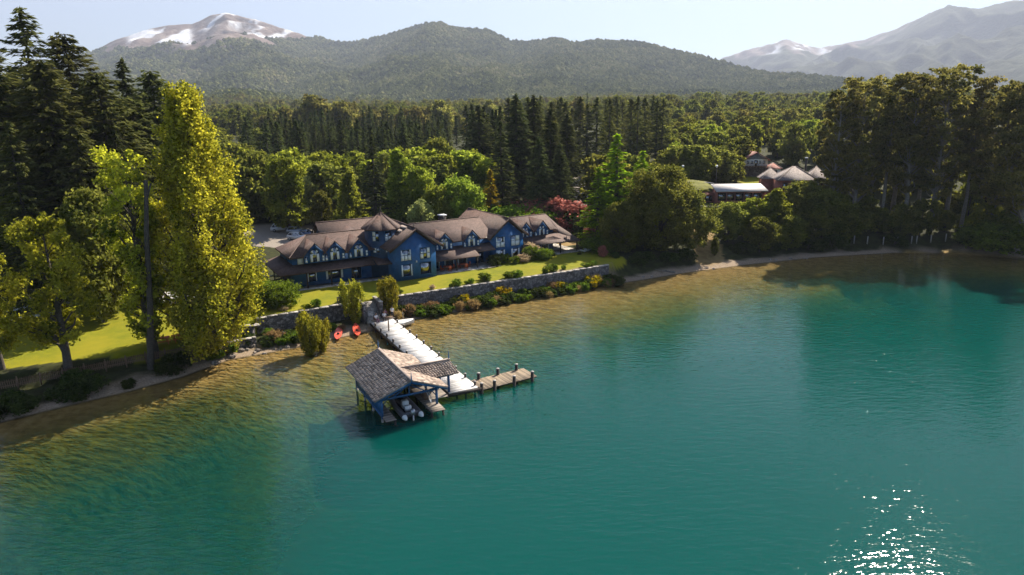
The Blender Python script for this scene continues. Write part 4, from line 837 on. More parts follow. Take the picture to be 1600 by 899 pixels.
def window(c, w_, h, n=(0, -1), cols=2, rows=2, blinds=(), fr='blue_trim', parent=None, sub=False, arch=False, curt=0):
    """c = centre (u, v, z) on the wall plane, n = outward direction in plan; blinds = (col, row) with white blind, row 0 at the bottom"""
    n = np.array([n[0], n[1], 0.0]); t = np.array([-n[1], n[0], 0.0]); c = np.array(c, float); up = np.array([0, 0, 1.0])
    def bar(g, a0, a1, z0, z1, d0, d1):
        P = [c + t * a + n * d + up * z for d in (d0, d1) for a, z in ((a0, z0), (a1, z0), (a1, z1), (a0, z1))]
        g.add(P, [(0, 1, 2, 3), (7, 6, 5, 4), (1, 0, 4, 5), (2, 1, 5, 6), (3, 2, 6, 7), (0, 3, 7, 4)])
    f = Geo(); b = .07
    bar(f, -w_ / 2 - b, -w_ / 2, -h / 2 - b, h / 2 + b, .002, .08); bar(f, w_ / 2, w_ / 2 + b, -h / 2 - b, h / 2 + b, .002, .08)
    bar(f, -w_ / 2, w_ / 2, h / 2, h / 2 + b, .002, .08); bar(f, -w_ / 2 - .03, w_ / 2 + .03, -h / 2 - b, -h / 2, .002, .12)
    for k in range(1, cols): a = -w_ / 2 + w_ * k / cols; bar(f, a - .03, a + .03, -h / 2, h / 2, .004, .06)
    for k in range(1, rows): z = -h / 2 + h * k / rows; bar(f, -w_ / 2, w_ / 2, z - .03, z + .03, .004, .055)
    wd = f.build('window', M[fr], parent if parent is not None else lodge)
    host = parent if sub else wd
    p_ = Geo(); bar(p_, -w_ / 2, w_ / 2, -h / 2, h / 2, .002, .02); p_.build('pane', M['glass'], host)
    for (k, r_) in blinds:
        q = Geo(); a = -w_ / 2 + w_ * k / cols; z = -h / 2 + h * r_ / rows
        bar(q, a + .05, a + w_ / cols - .05, z + .05, z + h / rows - .05, .02, .035); q.build('blind', M['blind'], host)
    for sd in ((-1, 1) if curt else ()):
        q = Geo(); e = w_ * curt; a0, a1 = (-w_ / 2 + .02, -w_ / 2 + e) if sd < 0 else (w_ / 2 - e, w_ / 2 - .02)
        bar(q, a0, a1, -h / 2 + .03, h / 2 - .03, .02, .034); q.build('curtain', M['blind'], host)
    return wd
window((1.85, 0, 7.2), 1.75, 1.8, cols=3, rows=2, blinds=((0, 0), (2, 0), (1, 0)), curt=.13); window((5.2, 0, 7.2), 1.75, 1.8, cols=3, rows=2, blinds=((0, 0), (2, 0), (2, 1)))
window((1.9, 0, 4.7), 1.9, 1.95, cols=1, rows=1, curt=.13); window((5.2, 0, 4.7), 1.9, 1.95, cols=1, rows=1)
window((21.6, 4, 6.6), 1.8, 1.9, blinds=((0, 0), (1, 0)), curt=.12); window((24.75, 4, 6.6), 1.8, 1.9, blinds=((0, 0), (1, 0), (1, 1)))
window((21.6, 4, 4.2), 1.8, 1.95, blinds=((0, 1),), curt=.14); window((24.75, 4, 4.2), 1.8, 1.95, cols=1, rows=1, curt=.18)
window((-13.8, 5, 7.3), 1.0, 1.25, cols=1, rows=1, blinds=((0, 0),)); window((-15, 9, 7.3), 1.2, 1.2, n=(-1, 0))
for u, w_ in ((-12.2, 1.5), (-8.6, 2.8)): window((u, 5, 4.6), w_, 1.7, cols=1, rows=1, curt=.12)
window((-5.0, 5, 4.3), 1.6, 2.1, cols=2, rows=1)
for u in (9.0, 11.8, 14.4): window((u, 5, 4.25), 1.9, 2.1, cols=2, rows=1, curt=.1)
window((17.8, 5, 4.2), 1.6, 2.1, cols=2, rows=1)
for u in (28.0, 30.6, 33.2): window((u, 7, 4.3), 1.8, 2.0, cols=2, rows=1, curt=.14)
window((35, 10.5, 4.3), 1.8, 2.0, n=(1, 0))
for k in range(3):                                        # tower windows, two storeys on the faces seen from the lake
    a = math.radians(-110 + 45 * (k - 1) + 22.5 - 22.5 * 0); a = math.radians(-132.5 + 45 * k); rad = tR * math.cos(math.radians(22.5)); nn = (math.cos(a), math.sin(a))
    for z, h, bl in ((10.0, 1.6, ((0, 0), (1, 0))), (7.7, .85, ((0, 0),))):
        window((tc_[0] + rad * nn[0], tc_[1] + rad * nn[1], z), 1.15, h, n=nn, blinds=bl if k else ((0, 0), (0, 1)), parent=tower, sub=True)
def dormer(u, v, zb, ze, zp, hw_, zr, slope, ve):          # zr/ve: eave height and v of the main roof below, slope = rise per metre
    bk = lambda z: ve + (z - zr) / slope
    d = lp('dormer', Geo().slab([(u - hw_, v, zb), (u + hw_, v, zb), (u + hw_, v, ze), (u, v, zp), (u - hw_, v, ze)], bk(ze) - v + .3, d=(0, 1, 0)), 'blue')
    o_, k = .28, (zp - ze) / hw_
    for s_ in (-1, 1):
        pts = [(u + s_ * (hw_ + o_), v - .45, ze - k * o_ + .14), (u, v - .45, zp + .14), (u, bk(zp + .1), zp + .14), (u + s_ * (hw_ + o_), bk(ze - k * o_ + .1), ze - k * o_ + .14)]
        roof(pts if s_ < 0 else pts[::-1], d, 'roof', .13)
    # arched window: dark frame with white lights
    fr, pn, bl = Geo(), Geo(), Geo(); zc = ze + .05; rw = hw_ * .46
    arc = [(u + rw * math.cos(t), v - .05, zc + rw * math.sin(t)) for t in np.linspace(0, math.pi, 13)]
    pn.slab([(u - rw, v - .02, zb + .2), (u + rw, v - .02, zb + .2), *[(x, v - .02, z) for x, _, z in arc]], .015, d=(0, 1, 0))
    ring = [(u + (rw + .07) * math.cos(t), v - .07, zc + (rw + .07) * math.sin(t)) for t in np.linspace(0, math.pi, 13)]
    for q in range(12): fr.tube(ring[q], ring[q + 1], .045, n=4)
    for x in (-rw - .07, 0, rw + .07): fr.span((u + x - .035, v - .09, zb + .12), (u + x + .035, v - .03, zc + (rw if x == 0 else 0)))
    fr.span((u - rw, v - .085, zc - .04), (u + rw, v - .03, zc + .04)); fr.span((u - rw - .1, v - .12, zb + .06), (u + rw + .1, v - .025, zb + .14))
    fr.build('window_frame', M['blue_trim'], d); pn.build('pane', M['glass'], d)
    for s_ in (-1, 1):
        q = Geo(); q.span((u + s_ * rw * .95 if s_ < 0 else u + rw * .42, v - .05, zb + .2), (u - rw * .42 if s_ < 0 else u + rw * .95, v - .03, zc - .06)); q.build('curtain', M['blind'], d)
        q = Geo(); th = [t for t in np.linspace(.35, 1.1, 5)]
        q.slab([(u + s_ * rw * .3, v - .05, zc + .08), *[(u + s_ * rw * .88 * math.cos(t), v - .05, zc + rw * .88 * math.sin(t)) for t in th]], .02, d=(0, 1, 0)); q.build('blind', M['blind'], d)
        window((u + s_ * (hw_ * .46 + .62), v + .0, zb + .62), .42, .95, cols=1, rows=2, blinds=((0, 0), (0, 1)) if s_ > 0 else ((0, 0),), parent=d, sub=True)
for u in (-11.7, -8.5, -4.6): dormer(u, 4.28, 6.85, 8.3, 10.0, 1.6, 8.0, .49, 4.4)
for u in (10.6, 15.9): dormer(u, 4.22, 6.35, 7.8, 9.4, 1.5, 7.68, .508, 4.35)
for u in (28.2, 31.9): dormer(u, 6.22, 6.35, 7.7, 9.35, 1.4, 7.42, .44, 6.35)
lp('wall_lamp', Geo().box((3.6, -.12, 6.0), (.16, .2, .3)), 'white')

# terrace furniture in front of the lodge
def hput(o, u, v, z=3.14, rz=0): x, y = hw(u, v); o.location = (x, y, z); o.rotation_euler = (0, 0, HA + rz); return o
def patio_table(label, u, v):
    t = thing('patio_table', label, 'table', group='patio tables on the terrace'); Geo().slab([(.75 * math.cos(a), .75 * math.sin(a), .76) for a in np.linspace(0, 6.283, 13)[:-1]], .05).build('table_top', M['orange_wood'], t)
    for k in range(4): a = k * 1.571 + .78; Geo().tube((.5 * math.cos(a), .5 * math.sin(a), 0), (.4 * math.cos(a), .4 * math.sin(a), .72), .035, n=5).build('leg', M['wood'], t)
    return hput(t, u, v)
def chair(label, u, v, rz, mat='wood', grp='patio chairs on the terrace', loc=None):
    t = thing('patio_chair', label, 'chair', group=grp); Geo().box((0, 0, .45), (.5, .5, .06)).build('seat', M[mat], t); Geo().box((0, .25, .75), (.5, .05, .55)).build('backrest', M[mat], t)
    for sx in (-.21, .21):
        for sy in (-.21, .21): Geo().box((sx, sy, .21), (.05, .05, .42)).build('leg', M[mat], t)
    return hput(t, u, v, 3.14, rz) if loc is None else t
patio_table('round orange patio table on the terrace between the gables', 10.2, 2.4); patio_table('round patio table farther right under the porch', 13.4, 2.6)
for q, (u, v, rz) in enumerate(((9.2, 2.4, 1.57), (10.2, 1.5, 3.14), (11.2, 2.5, -1.57), (13.4, 1.7, 3.14), (14.4, 2.7, -1.57), (12.5, 2.7, 1.57))):
    chair(f'wooden patio chair, {words[q]} from the left along the terrace', u, v, rz, 'orange_wood')
def lounger(label, x, y, z, rz, grp):
    t = thing('sun_lounger', label, 'sun lounger', (x, y, z), rz, grp)
    Geo().box((0, .3, .34), (.7, 1.3, .1)).build('mattress', M['white'], t); Geo().slab([(-.35, -.35, .4), (.35, -.35, .4), (.35, -.95, .8), (-.35, -.95, .8)], .1).build('backrest', M['white'], t)
    for sx in (-.3, .3):
        for sy in (-.25, .85): Geo().box((sx, sy, .145), (.06, .06, .29)).build('leg', M['wood_grey'], t)
LG = 'sun loungers on the lodge lawn'
x, y = hw(38.4, 1.6); lounger('white sun lounger on the lawn off the right porch, left one of two', x, y, gz(x, y), HA - 1.1, LG); x, y = hw(39.6, 2.0); lounger('white sun lounger on the lawn off the right porch, right one of two', x, y, gz(x, y), HA - 1.1, LG)
for q in range(3): x, y = hw(46 + q * 1.6, 25 + q * .3); lounger(f'pale lounger in tree shade on the dry lawn, {words[q]} from the left', x, y, gz(x, y), HA - 1.4, 'loungers on the dry lawn')

# ------------------------------------------------------------------ retaining wall, steps
def stone_wall(name, label, pts, z0, z1, th, seed, cap='cap_stone', mat='stone', gz0=False):
    rg = np.random.default_rng(seed); P = np.array(pts, float); seg = np.hypot(*np.diff(P, axis=0).T); cum = np.r_[0, np.cumsum(seg)]
    tt = np.linspace(0, cum[-1], max(3, int(cum[-1] / .45))); C = np.stack([np.interp(tt, cum, P[:, 0]), np.interp(tt, cum, P[:, 1])], 1)
    D = unit(np.gradient(C, axis=0)); N = np.stack([D[:, 1], -D[:, 0]], 1); root = thing(name, label, 'wall', (C[len(C) // 2][0], C[len(C) // 2][1], z0)); og = np.array([C[len(C) // 2][0], C[len(C) // 2][1], z0])
    zs = np.linspace(z0, z1, 7); rows = []
    for side in (1, -1):
        for z in (zs if side > 0 else zs[::-1]):
            j = rg.normal(size=len(C)) * .035; q = C + N * ((th / 2) * side + j * side)[:, None]; rows.append(np.c_[q, np.full(len(C), z) + (rg.normal(size=len(C)) * .02 if z != z0 else 0)])
    W = np.array(rows); k, n = W.shape[:2]; i = np.arange(k * n).reshape(k, n)
    g = Geo(); g.add((W - og).reshape(-1, 3), np.stack([i[:-1, :-1], i[:-1, 1:], i[1:, 1:], i[1:, :-1]], 2).reshape(-1, 4))
    g.f.append((i[:, 0][None, :], 0, None)); g.f.append((i[:, -1][None, ::-1], 0, None)); g.build('stonework', M[mat], root)
    step = 3
    for a in range(0, n - 1, step):
        b = min(a + step, n - 1); p0, p1 = C[a] - og[:2], C[b] - og[:2]; c = (p0 + p1) / 2; L_ = np.linalg.norm(p1 - p0)
        Geo().box((c[0], c[1], z1 - z0 + .05 + rg.normal() * .012), (L_ - .02, th + .1, .13), math.atan2(*(p1 - p0)[::-1])).build('coping_stone', M[cap], root)
    return root
stone_wall('retaining_wall', 'long grey stone retaining wall below the lodge lawn, right of the steps', [(-19.9, 98.5), *WALL[4:]], .3, 3.02, .5, 3)
stone_wall('retaining_wall', 'grey stone retaining wall left of the steps behind the kayaks', [*WALL[:2], (-22.6, 97.2)], .3, 2.98, .5, 4)
st = thing('stone_steps', 'flight of stone steps through the wall down to the dock', 'steps', (-21.2, 97.6, 0), math.radians(27.5))
for k in range(9): Geo().span((-1.0, -3.2 + k * .36, .2), (1.0, -2.84 + k * .36 + .02, .9 + k * .25)).build('step', M['cap_stone'], st)
for sx in (-1.28, 1.28): Geo().span((sx - .22, -2.6, .2), (sx + .22, .9, 3.2)).build('side_wall', M['stone'], st); Geo().span((sx - .27, -2.7, 3.2), (sx + .27, 1.0, 3.32)).build('coping_stone', M['cap_stone'], st)
rl = thing('timber_railing', 'low pale timber railing beside the top of the steps', 'railing', (-24.0, 97.6, 2.95), math.radians(33))
for k in range(3): Geo().box((0, 0, .25 + k * .3), (3.4, .08, .14)).build('rail', M['wood_grey'], rl)
for k in (-1.6, 0, 1.6): Geo().box((k, .06, .45), (.12, .12, 1.0)).build('post', M['wood_grey'], rl)
stone_wall('terrace_wall', 'low weathered stone terrace wall left of the retaining wall', [(-37.6, 84.9), (-36.0, 86.6), (-34.6, 88.2)], .4, 2.5, .5, 6)
stone_wall('terrace_wall', 'short lower stone wall above the stony shore near the poplar', [(-36.6, 83.7), (-35.0, 85.2), (-33.6, 86.0)], .3, 1.5, .45, 7)
sb = Geo(); sb.box((0, 0, .06), (2.6, 1.0, .12)); o = sb.build('stone_slab', M['cap_stone']); o.location = (-34.9, 87.4, 2.62); o.rotation_euler = (0, .04, .6); tag(o, 'flat pale stone slab lying on the terrace wall', 'slab')

# ------------------------------------------------------------------ boathouse, dock, pier (local frame of the dock)
BO, BA = (-13.04, 63.16), math.radians(27.5)
bh = thing('boathouse', 'open blue timber boathouse on piles with a weathered shingle roof', 'boathouse', (*BO, 0), BA)
def bp(name, g, m, parent=bh): return g.build(name, M[m], parent)
UA, ZA, UE0, UE1, ZE, V0, V1 = 2.9, 4.15, -.9, 6.7, 2.7, -.9, 10.0
def shingles(a, b, c_, d, rows, cols, seed, parent):       # a-b bottom edge, d-c top edge (quad a,b,c,d)
    rg = np.random.default_rng(seed); a, b, c_, d = (np.array(q, float) for q in (a, b, c_, d)); nrm = unit(np.cross(b - a, d - a)); g = Geo()
    for r_ in range(rows):
        off = rg.random() * .6; n = cols
        for k in range(-1, n):
            s0, s1 = (k + off) / n, (k + 1 + off) / n; s0, s1 = max(0, s0), min(1, s1)
            if s1 - s0 < .004: continue
            t0, t1 = r_ / rows - .012 - .012 * rg.random(), min(1, (r_ + 1.15) / rows)
            q = lambda s_, t, h: (a * (1 - s_) + b * s_) * (1 - t) + (d * (1 - s_) + c_ * s_) * t + nrm * h
            e = .0022; h0 = .045 + .025 * rg.random()
            P = [q(s0 + e, t0, 0), q(s1 - e, t0, 0), q(s1 - e, t1, .0), q(s0 + e, t1, .0), q(s0 + e, t0, h0), q(s1 - e, t0, h0), q(s1 - e, t1, .012), q(s0 + e, t1, .012)]
            g.add(P, [(4, 5, 6, 7), (0, 1, 5, 4), (1, 2, 6, 5), (3, 0, 4, 7)], 0, np.clip(rg.normal(.5, .25), 0, 1))
    o = bp('shingles', g, 'wood_shingle', parent); tag(o, kind='stuff'); return o
def broof(P, rows, cols, seed):
    o = bp('roof', Geo().slab(P, .1), 'wood_grey'); shingles(*[np.array(p) + np.array([0, 0, .004]) for p in P], rows, cols, seed, o); return o
broof([(UE0, V1, ZE), (UE0, V0, ZE), (UA, V0, ZA), (UA, V1, ZA)], 12, 27, 1)
broof([(UE1, V0, ZE), (UE1, V1, ZE), (UA, V1, ZA), (UA, V0, ZA)], 12, 27, 2)
XV, XZ, XE = 3.25, 4.0, 2.88
broof([(4.2, 1.75, XE), (9.1, 1.75, XE), (8.6, XV, XZ), (3.0, XV, XZ)], 7, 18, 3)
broof([(9.1, 4.75, XE), (4.2, 4.75, XE), (3.0, XV, XZ), (8.6, XV, XZ)], 7, 18, 4)
bp('ridge_cap', Geo().box((UA, (V0 + V1) / 2, ZA + .05), (.3, V1 - V0 + .1, .08)), 'ridge'); bp('ridge_cap', Geo().box((5.9, XV, XZ + .05), (5.6, .26, .08)), 'ridge')
for u, v, z in ((UA, V0, ZA), (UA, V1, ZA), (8.6, XV, XZ)): bp('finial', Geo().path([(u, v, z - .1), (u, v, z + .35), (u, v, z + 1.0)], [.07, .06, .015], 6), 'blue_trim')
for v in (V0 + .06, V1 - .06):
    for u in (UE0, UE1): bp('verge_board', Geo().slab([(u, v, ZE - .06), (UA, v, ZA - .06), (UA, v, ZA - .38), (u, v, ZE - .3)], .06, d=(0, 1, 0)), 'blue_trim')
for v, sd in ((0, 1),): bp('truss', Geo().span((-.1, v - .08, 2.25), (5.9, v + .08, 2.45)).tube((UA, v, 2.4), (UA, v, 3.9), .07, n=5).tube((1.2, v, 2.4), (UA, v, 3.4), .06, n=5).tube((4.6, v, 2.4), (UA, v, 3.4), .06, n=5), 'blue_trim')
for v in (0, 3.1, 6.2, 9.3):
    for u in (0, 5.8):
        ps = bp('post', Geo().box((u, v, 1.6), (.2, .2, 2.5)), 'blue_trim'); bp('pile', Geo().tube((u, v, -5), (u, v, .36), .13, n=8), 'pile_cap' if u == 0 else 'pile', ps)
        bp('brace', Geo().tube((u, v, 1.6), (u + (.7 if u == 0 else -.7), v, 2.5), .05, n=4), 'blue_trim', ps)
for u in (-.02, 5.82): bp('beam', Geo().span((u - .09, -.5, 2.45), (u + .09, 9.7, 2.62)), 'blue_trim')
bp('side_wall', Geo().span((-.06, .1, .75), (.02, 9.2, 2.3)), 'blue_trim'); bp('rail', Geo().span((-.1, 0, .55), (.06, 9.3, .72)), 'blue_trim')
bp('rear_wall', Geo().span((.1, 9.26, .6), (5.7, 9.32, 2.4)), 'blue_trim')
for u, v in ((7.95, 1.95), (7.95, 4.55)): bp('post', Geo().box((u, v, 1.8), (.22, .22, 2.2)), 'blue_trim')
bp('beam', Geo().span((5.95, 1.86, 2.66), (8.5, 2.04, 2.82)), 'blue_trim'); bp('beam', Geo().span((5.95, 4.46, 2.66), (8.5, 4.64, 2.82)), 'blue_trim')
def planks(u0, u1, v0, v1, z, along, width, mat, parent, seed, t=.05):
    rg = np.random.default_rng(seed); g = Geo()
    a0, a1 = (v0, v1) if along == 'u' else (u0, u1); n = max(1, round((a1 - a0) / width)); w_ = (a1 - a0) / n
    for k in range(n):
        x0, x1 = a0 + k * w_ + .008, a0 + (k + 1) * w_ - .008; e0, e1 = rg.uniform(-.03, .03, 2); dz = rg.uniform(-.006, .006)
        if along == 'u': g.span((u0 + e0, x0, z - t), (u1 + e1, x1, z + dz), tint=rg.random())
        else: g.span((x0, v0 + e0, z - t), (x1, v1 + e1, z + dz), tint=rg.random())
    return tag(bp('planks', g, mat, parent), kind='stuff')
planks(-.05, 1.0, -1.35, 9.2, .62, 'u', .2, 'wood_grey', bh, 1); planks(4.55, 6.05, -1.7, 1.25, .7, 'u', .2, 'wood_grey', bh, 2); planks(4.55, 7.7, 1.3, 9.2, .7, 'u', .2, 'wood_grey', bh, 8)
bp('joist', Geo().span((4.6, -1.5, .5), (4.8, 9.1, .645)).span((7.4, 1.2, .5), (7.6, 9.1, .645)).span((0, -1.3, .42), (.15, 9.1, .565)), 'pile')
for u, v in ((.9, -1.2), (4.7, -1.4), (5.9, -1.4), (.9, 3), (4.7, 3), (.9, 7), (4.7, 7)): bp('pile', Geo().tube((u, v, -5), (u, v, .6), .11, n=7), 'pile')
sg = bp('stair_rail', Geo().tube((5.3, .3, .75), (5.3, 2.2, 2.0), .04, n=5).tube((5.3, .3, .75), (5.3, .3, 1.5), .04, n=5).tube((5.3, .3, 1.5), (5.3, 2.2, 2.3), .04, n=5), 'white')
bp('cabinet', Geo().box((6.4, 6.5, 1.35), (1.2, 1.8, 1.3)), 'dark_trim'); bp('bench', Geo().box((5.2, 1.9, 1.0), (.4, 1.2, .5)), 'wood')
# dock
dk = thing('dock', 'long whitish plank dock running from the steps to the boathouse', 'dock', (*BO, 0), BA)
planks(7.85, 11.2, 1.5, 30.6, .86, 'u', .22, 'deck', dk, 3)
for u in (7.82, 11.23): bp('edge_beam', Geo().span((u - .09, 1.45, .5), (u + .09, 30.6, .8)), 'dark_trim', dk)
bp('edge_beam', Geo().span((7.6, 1.3, .5), (11.5, 1.46, .82)), 'dark_trim', dk)
for k in range(11):
    v = 2.2 + k * 2.62
    for u in (7.92, 11.12):
        if u < 8 and v < 8: continue
        p_ = bp('pile', Geo().tube((u, v, -5), (u, v, 1.28), .13, n=8), 'pile', dk); bp('pile_cap', Geo().tube((u, v, 1.28), (u, v, 1.34), .15, n=8), 'pile_cap', p_)
planks(8.2, 11.6, 30.7, 33.6, .92, 'u', .2, 'wood_grey', dk, 9)
# brown pier
pi_ = thing('pier', 'short brown plank pier reaching right from the dock end', 'pier', (*BO, 0), BA + math.radians(3.5))
planks(11.75, 18.9, .85, 3.85, .45, 'v', .17, 'deck_brown', pi_, 5)
bp('edge_beam', Geo().span((11.8, 1.0, .2), (18.8, 1.15, .4)).span((11.8, 3.55, .2), (18.8, 3.7, .4)), 'pile', pi_)
for u, v in ((12.9, 3.75), (15.4, 3.75), (17.9, 3.75), (13.3, .85), (15.8, .8), (18.2, .8), (11.75, .95)):
    p_ = bp('pile', Geo().tube((u, v, -6), (u, v, 1.15), .19, n=9), 'pile', pi_); bp('pile_cap', Geo().tube((u, v, 1.15), (u, v, 1.2), .2, n=9), 'pile_cap', p_)
def bw(u, v): return BO[0] + u * math.cos(BA) - v * math.sin(BA), BO[1] + u * math.sin(BA) + v * math.cos(BA)
# inflatable boat under the roof
bo = thing('inflatable_boat', 'grey inflatable boat with white console moored under the boathouse roof', 'boat', (*bw(2.85, 1.9), .3), BA)
tp = [(-.85, -3.3, .1), (-.85, -2.6, .1), (-.85, 0, .12), (-.75, 1.6, .2), (-.35, 2.6, .34), (0, 2.9, .4), (.35, 2.6, .34), (.75, 1.6, .2), (.85, 0, .12), (.85, -2.6, .1), (.85, -3.3, .1)]
Geo().path(tp, [.1, .27, .28, .28, .27, .26, .27, .28, .28, .27, .1], 10).build('tube', M['rubber_grey'], bo, True)
for sx in (-.85, .85): Geo().path([(sx, -2.75, .1), (sx, -3.1, .1), (sx, -3.45, .1)], [.285, .2, .03], 10).build('tube_end', M['white'], bo, True)
Geo().slab([(-.7, -2.5, .05), (.7, -2.5, .05), (.7, 1.4, .1), (.3, 2.4, .2), (-.3, 2.4, .2), (-.7, 1.4, .1)], .2).build('hull', M['black'], bo)
Geo().box((0, -.5, .5), (.6, .7, .75)).build('console', M['white'], bo); Geo().box((0, -1.35, .38), (.65, .45, .5)).build('seat', M['white'], bo)
Geo().box((0, -2.85, .55), (.36, .4, .55)).build('outboard_motor', M['metal'], bo); Geo().box((0, -2.5, .2), (1.4, .1, .5)).build('transom', M['rubber_grey'], bo); Geo().tube((0, -3, -.6), (0, -2.95, .4), .08, n=6).build('motor_leg', M['metal'], bo)
# kayaks
def kayak(label, x, y, z, rz, tilt):
    t = thing('kayak', label, 'kayak', (x, y, z), rz, 'red kayaks on the beach'); t.rotation_euler = (tilt, .1, rz)
    L_, n = 4.3, 13; ys = np.linspace(-1, 1, n); out, inn = [], []
    for q in ys:
        w_ = .5 * (1 - abs(q) ** 2.6) + .015; rise = .14 * q * q
        out.append([(w_ * math.sin(a), q * L_ / 2, .16 - .2 * math.cos(a) * (1 - abs(q) ** 4) + rise) for a in np.linspace(-1.75, 1.75, 9)])
        wi = .30 * (1 - min(1, abs(q) / .82) ** 2.6) + .004; inn.append([(wi * a, q * L_ / 2 * .8, .205 + rise * .7 - .13 * (1 - a * a) * (1 - min(1, abs(q)) ** 4)) for a in np.linspace(-1, 1, 7)])
    for nm, arr, m in (('hull', np.array(out), 'red'), ('cockpit', np.array(inn), 'red_in')):
        k, w_ = arr.shape[:2]; i = np.arange(k * w_).reshape(k, w_); Geo().add(arr.reshape(-1, 3), np.stack([i[:-1, :-1], i[:-1, 1:], i[1:, 1:], i[1:, :-1]], 2).reshape(-1, 4)).build(nm, M[m], t, True)
    dk_ = Geo(); o_ = np.array(out); 
    top = np.stack([o_[:, 0], o_[:, -1]], 1); i = np.arange(n * 2).reshape(n, 2); dk_.add(top.reshape(-1, 3) - np.array([0, 0, .012]), np.stack([i[:-1, 0], i[:-1, 1], i[1:, 1], i[1:, 0]], 1)).build('rim', M['red'], t)
    Geo().box((0, -.35, .27), (.34, .06, .3)).build('seat_back', M['black'], t)
kayak('red kayak on the sand, left one of two', -23.9, 90.2, .35, .15, .13); kayak('red kayak on the sand, right one nearer the dock', -21.7, 91.6, .35, .3, .13)
# small white sailing dinghy beside the dock
dg = thing('dinghy', 'small white dinghy moored in the shallows beside the dock', 'dinghy', (-16.0, 94.6, .12), math.radians(-55)); arr = []
for q in np.linspace(0, 1, 9): w_ = .95 * min(1, (1 - q) * 1.9 + .05) ** .6; arr.append([(w_ * s_, -2.1 + 4.2 * q, zz + .12 * q) for s_, zz in ((-1, .5), (-.9, .1), (-.4, -.15), (.4, -.15), (.9, .1), (1, .5))])
arr = np.array(arr); i = np.arange(54).reshape(9, 6); g = Geo().add(arr.reshape(-1, 3), np.stack([i[:-1, :-1], i[:-1, 1:], i[1:, 1:], i[1:, :-1]], 2).reshape(-1, 4)); g.f.append((i[0][None, ::-1], 0, None)); g.build('hull', M['white'], dg, True)
Geo().slab([(-.9, -2.05, .5), (.9, -2.05, .5), (.9, .2, .56), (.45, 1.5, .6), (0, 2.05, .62), (-.45, 1.5, .6), (-.9, .2, .56)], .05).build('deck', M['white'], dg); Geo().box((0, -.6, .55), (.9, 1.2, .08)).build('cockpit', M['deck'], dg); Geo().tube((0, .4, .5), (0, .4, 1.9), .03, n=6).build('mast_stub', M['metal'], dg)
# T-shaped post on the dock
tp_ = thing('sign_post', 'brown wooden T-shaped post standing near the shore end of the dock', 'post', (*bw(8.9, 25.4), .86), BA)
Geo().box((0, 0, .95), (.14, .14, 1.9)).build('upright', M['wood'], tp_); Geo().box((.1, 0, 1.95), (1.1, .3, .12)).build('crossbar', M['wood'], tp_); Geo().box((-.1, 0, 1.78), (.5, .06, .2)).build('board', M['wood_grey'], tp_)

